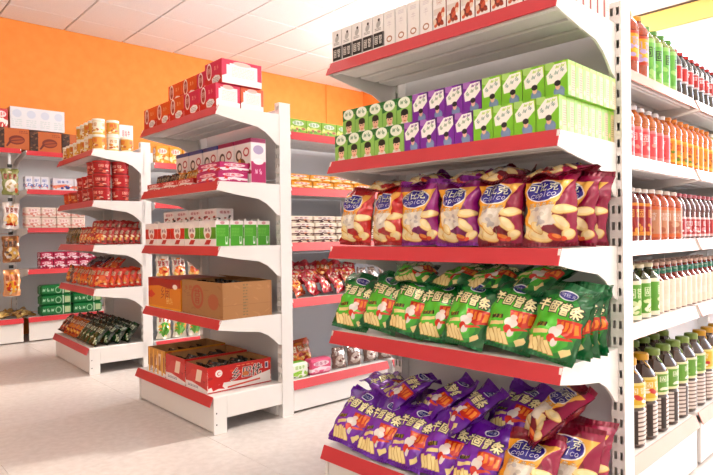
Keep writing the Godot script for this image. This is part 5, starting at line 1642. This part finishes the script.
func stock_wall_run() -> void:
	var a := sheet(192, 96, Color(0.70, 0.36, 0.16), Color(0.70, 0.36, 0.16), Color(0.70, 0.36, 0.16))
	front_of(a)
	a.rect(0.0, 0.0, 0.26, 1.0, Color(0.24, 0.14, 0.10))
	a.dabs(rng, 24, 0.02, 0.05, 0.24, 0.95, 0.03, 0.05, [Color(0.42, 0.28, 0.18), Color(0.16, 0.09, 0.07)])
	a.ell(0.62, 0.56, 0.24, 0.22, Color(0.42, 0.13, 0.06), -0.15)
	a.ell(0.64, 0.58, 0.20, 0.13, Color(0.58, 0.24, 0.09), -0.15)
	a.poly([0.40, 0.62, 0.30, 0.86, 0.34, 0.9, 0.46, 0.68], Color(0.36, 0.10, 0.05))
	a.poly([0.44, 0.60, 0.84, 0.50, 0.84, 0.53, 0.44, 0.64], Color(0.36, 0.10, 0.05))
	a.lines(rng, 0.7, 0.1, 0.95, 0.25, 2, Color(0.50, 0.20, 0.10))
	M.leaf_carton = print_mat(a.done(), 0.7)
	a = sheet(192, 64, Color(0.84, 0.85, 0.88), Color(0.82, 0.55, 0.40), Color(0.88, 0.88, 0.90))
	front_of(a)
	for i in 4:
		a.ell(0.13 + 0.25 * i, 0.3, 0.08, 0.18, Color(0.76, 0.79, 0.86))
		a.lines(rng, 0.04 + 0.25 * i, 0.55, 0.22 + 0.25 * i, 0.9, 4, Color(0.76, 0.80, 0.82))
	M.white_carton = print_mat(a.done(), 0.5)
	for i in 3:
		var o := single("brown_leaf_carton", box(0.272, 0.190, 0.24, 0.002), M.leaf_carton, "brown carton printed with a dark leaf on the top wall shelf", "carton", "brown leaf cartons")
		put_wall(o, -1.30 - 0.276 * i, 0.165, 1.7725 if i == 0 else 1.7635)
	var w := single("white_carton", box(0.462, 0.20, 0.18, 0.002), M.white_carton, "long pale white carton lying on the brown leaf cartons", "carton")
	put_wall(w, -1.515, 0.150, 1.964)
	var rc := single("red_carton", box(0.10, 0.17, 0.16, 0.002), M.bar_tray, "small red and orange carton beside the long white one", "carton")
	put_wall(rc, -1.22, 0.150, 1.964)
	M.blue_white = print_mat(pack_art(Color(0.86, 0.86, 0.90), Color(0.40, 0.48, 0.74), Color(0.20, 0.28, 0.60), [Color(0.86, 0.45, 0.35), Color(0.50, 0.58, 0.80), Color(0.90, 0.90, 0.93)], 96, 128), 0.4)
	M.blue_wide = print_mat(pack_art(Color(0.82, 0.80, 0.84), Color(0.84, 0.40, 0.28), Color(0.08, 0.12, 0.46), [Color(0.10, 0.16, 0.50), Color(0.86, 0.50, 0.36), Color(0.90, 0.90, 0.93)], 160, 96), 0.4)
	for i in 3:
		var o := single("toothpaste_box", box(0.062, 0.122, 0.08, 0.0015), M.blue_white, "slim white and blue box in a row of three on the wall shelf", "box", "slim white and blue boxes")
		put_wall(o, -1.425 - 0.066 * i, 0.075, 1.4075)
	for i in 2:
		var o := single("wide_blue_box", box(0.185, 0.118, 0.09, 0.0015), M.blue_wide, "wide white box with dark blue print next to the slim boxes", "box", "wide blue printed boxes")
		put_wall(o, -1.722 - 0.19 * i, 0.080, 1.4075)
	M.rose_pack = print_mat(pack_art(Color(0.88, 0.80, 0.76), Color(0.86, 0.62, 0.58), Color(0.72, 0.36, 0.32), [Color(0.82, 0.50, 0.46), Color(0.92, 0.88, 0.86)], 128, 64), 0.5)
	for lay in 2:
		for i in 4:
			var o := single("tissue_pack", box(0.128, 0.096, 0.12, 0.008), M.rose_pack, "white and rose tissue pack, %s layer of the wall shelf" % ["lower", "upper"][lay], "pack", "rose tissue packs, %s layer" % ["lower", "upper"][lay])
			put_wall(o, -1.455 - 0.131 * i, 0.090, 1.0515 + 0.0965 * lay)
	M.magenta_pack = print_mat(pack_art(Color(0.66, 0.06, 0.26), Color(0.90, 0.84, 0.88), Color(0.66, 0.06, 0.26), [Color(0.92, 0.86, 0.90), Color(0.50, 0.03, 0.18)], 96, 64), 0.4)
	for lay in 2:
		for i in 5:
			var o := single("napkin_pack", box(0.108, 0.078, 0.12, 0.006), M.magenta_pack, "magenta and white pack, %s layer of the wall shelf" % ["lower", "upper"][lay], "pack", "magenta packs, %s layer" % ["lower", "upper"][lay])
			put_wall(o, -1.565 - 0.111 * i, 0.090, 0.6675 + 0.0785 * lay)
	var ga := sheet(192, 64, Color(0.05, 0.42, 0.20), Color(0.05, 0.42, 0.20), Color(0.05, 0.42, 0.20))
	front_of(ga)
	ga.word([SCRIPT_A, SCRIPT_B, SCRIPT_A], 0.06, 0.25, 0.11, 0.45, 0.02, 3.4, Color(0.85, 0.92, 0.85))
	ga.ell(0.56, 0.5, 0.10, 0.34, Color(0.60, 0.78, 0.62))
	ga.ell(0.56, 0.5, 0.07, 0.24, Color(0.05, 0.40, 0.20))
	ga.rect(0.70, 0.05, 0.73, 0.95, Color(0.85, 0.90, 0.85))
	ga.rect(0.76, 0.2, 0.94, 0.8, Color(0.70, 0.78, 0.60))
	M.green_roll = print_mat(ga.done(), 0.35)
	for lay in 3:
		for i in 2:
			var o := single("paper_roll_pack", box(0.275, 0.095, 0.12, 0.016), M.green_roll, "green wrapped paper roll pack, %s of its stack" % ["lowest", "middle one", "topmost"][lay], "pack", "green roll packs, %s" % ["lowest", "middle", "topmost"][lay])
			put_wall(o, -1.645 - 0.282 * i, 0.095, 0.2258 + 0.0955 * lay)
	# a hanging strip with four bags, left bay
	add_foil("hang_green", foil_art(Color(0.52, 0.54, 0.30), Color(0.66, 0.14, 0.08), Color(0.90, 0.86, 0.80), [Color(0.80, 0.30, 0.14), Color(0.92, 0.90, 0.86), Color(0.70, 0.62, 0.4)]), Color(0.5, 0.52, 0.3))
	add_foil("hang_white", foil_art(Color(0.86, 0.82, 0.80), Color(0.62, 0.14, 0.06), Color(0.90, 0.64, 0.30), [Color(0.84, 0.42, 0.12), Color(0.66, 0.12, 0.06), Color(0.92, 0.80, 0.55)]), Color(0.85, 0.82, 0.8))
	add_foil("hang_amber", foil_art(Color(0.56, 0.34, 0.16), Color(0.20, 0.10, 0.06), Color(0.80, 0.64, 0.34), [Color(0.30, 0.14, 0.08), Color(0.84, 0.70, 0.36), Color(0.86, 0.82, 0.8)]), Color(0.55, 0.34, 0.16))
	add_foil("hang_orange", foil_art(Color(0.86, 0.60, 0.40), Color(0.82, 0.30, 0.06), Color(0.92, 0.66, 0.16), [Color(0.88, 0.42, 0.08), Color(0.93, 0.86, 0.72), Color(0.75, 0.2, 0.06)]), Color(0.85, 0.6, 0.4))
	for s in 2:
		var z := -1.272 + 0.165 * s
		var strip := thing("hanging_strip", "thin grey clip strip hung under the wall shelf, %s" % ["next to the shelf joint", "further from the shelf joint"][s], "strip")
		strip.position = Vector3(-6.082, 0, z)
		strip.rotation.y = PI / 2
		part("band", boxes([[Vector3(-0.012, 0.42, -0.001), Vector3(0.012, 1.727, 0.001)]], 0.0), M.panel, strip)
		for j in 4:
			part("clip", boxes([[Vector3(-0.018, 1.60 - 0.305 * j, 0.001), Vector3(0.018, 1.63 - 0.305 * j, 0.012)]], 0.001), M.black, strip)
			var kind: String = ["hang_green", "hang_white", "hang_amber", "hang_orange"][j]
			var o := foil_bag("hanging_bag", kind, ["pale green snack bag, topmost on the clip strip", "white snack bag with orange print, second on the clip strip", "amber window bag, third on the clip strip", "white and orange bag, lowest on the clip strip"][j] + [" by the shelf joint", " away from the joint"][s], "bags hung on the clip strips", 0.14, 0.215, 0.04, 60 + j)
			put_wall(o, z, 0.022, 1.36 - 0.305 * j, deg_to_rad([4, 14, -3, 2][j]), deg_to_rad([0, -6, -2, 0][j]), deg_to_rad([1, -4, 2, 0][j]))
	# low beige packs at the foot of the left bay
	add_foil("beige", foil_art(Color(0.60, 0.46, 0.24), Color(0.30, 0.16, 0.08), Color(0.76, 0.62, 0.34), [Color(0.44, 0.28, 0.12), Color(0.80, 0.70, 0.44)]), Color(0.6, 0.46, 0.24))
	for i in 3:
		var o := foil_bag("noodle_pack", "beige", "beige noodle pack lying on the base of the wall shelving", "noodle packs on the base", 0.19, 0.15, 0.05, 65 + i)
		put_wall(o, -1.02 - 0.19 * i, 0.075, 0.245, deg_to_rad(10 * i), deg_to_rad(-76), 0.05)
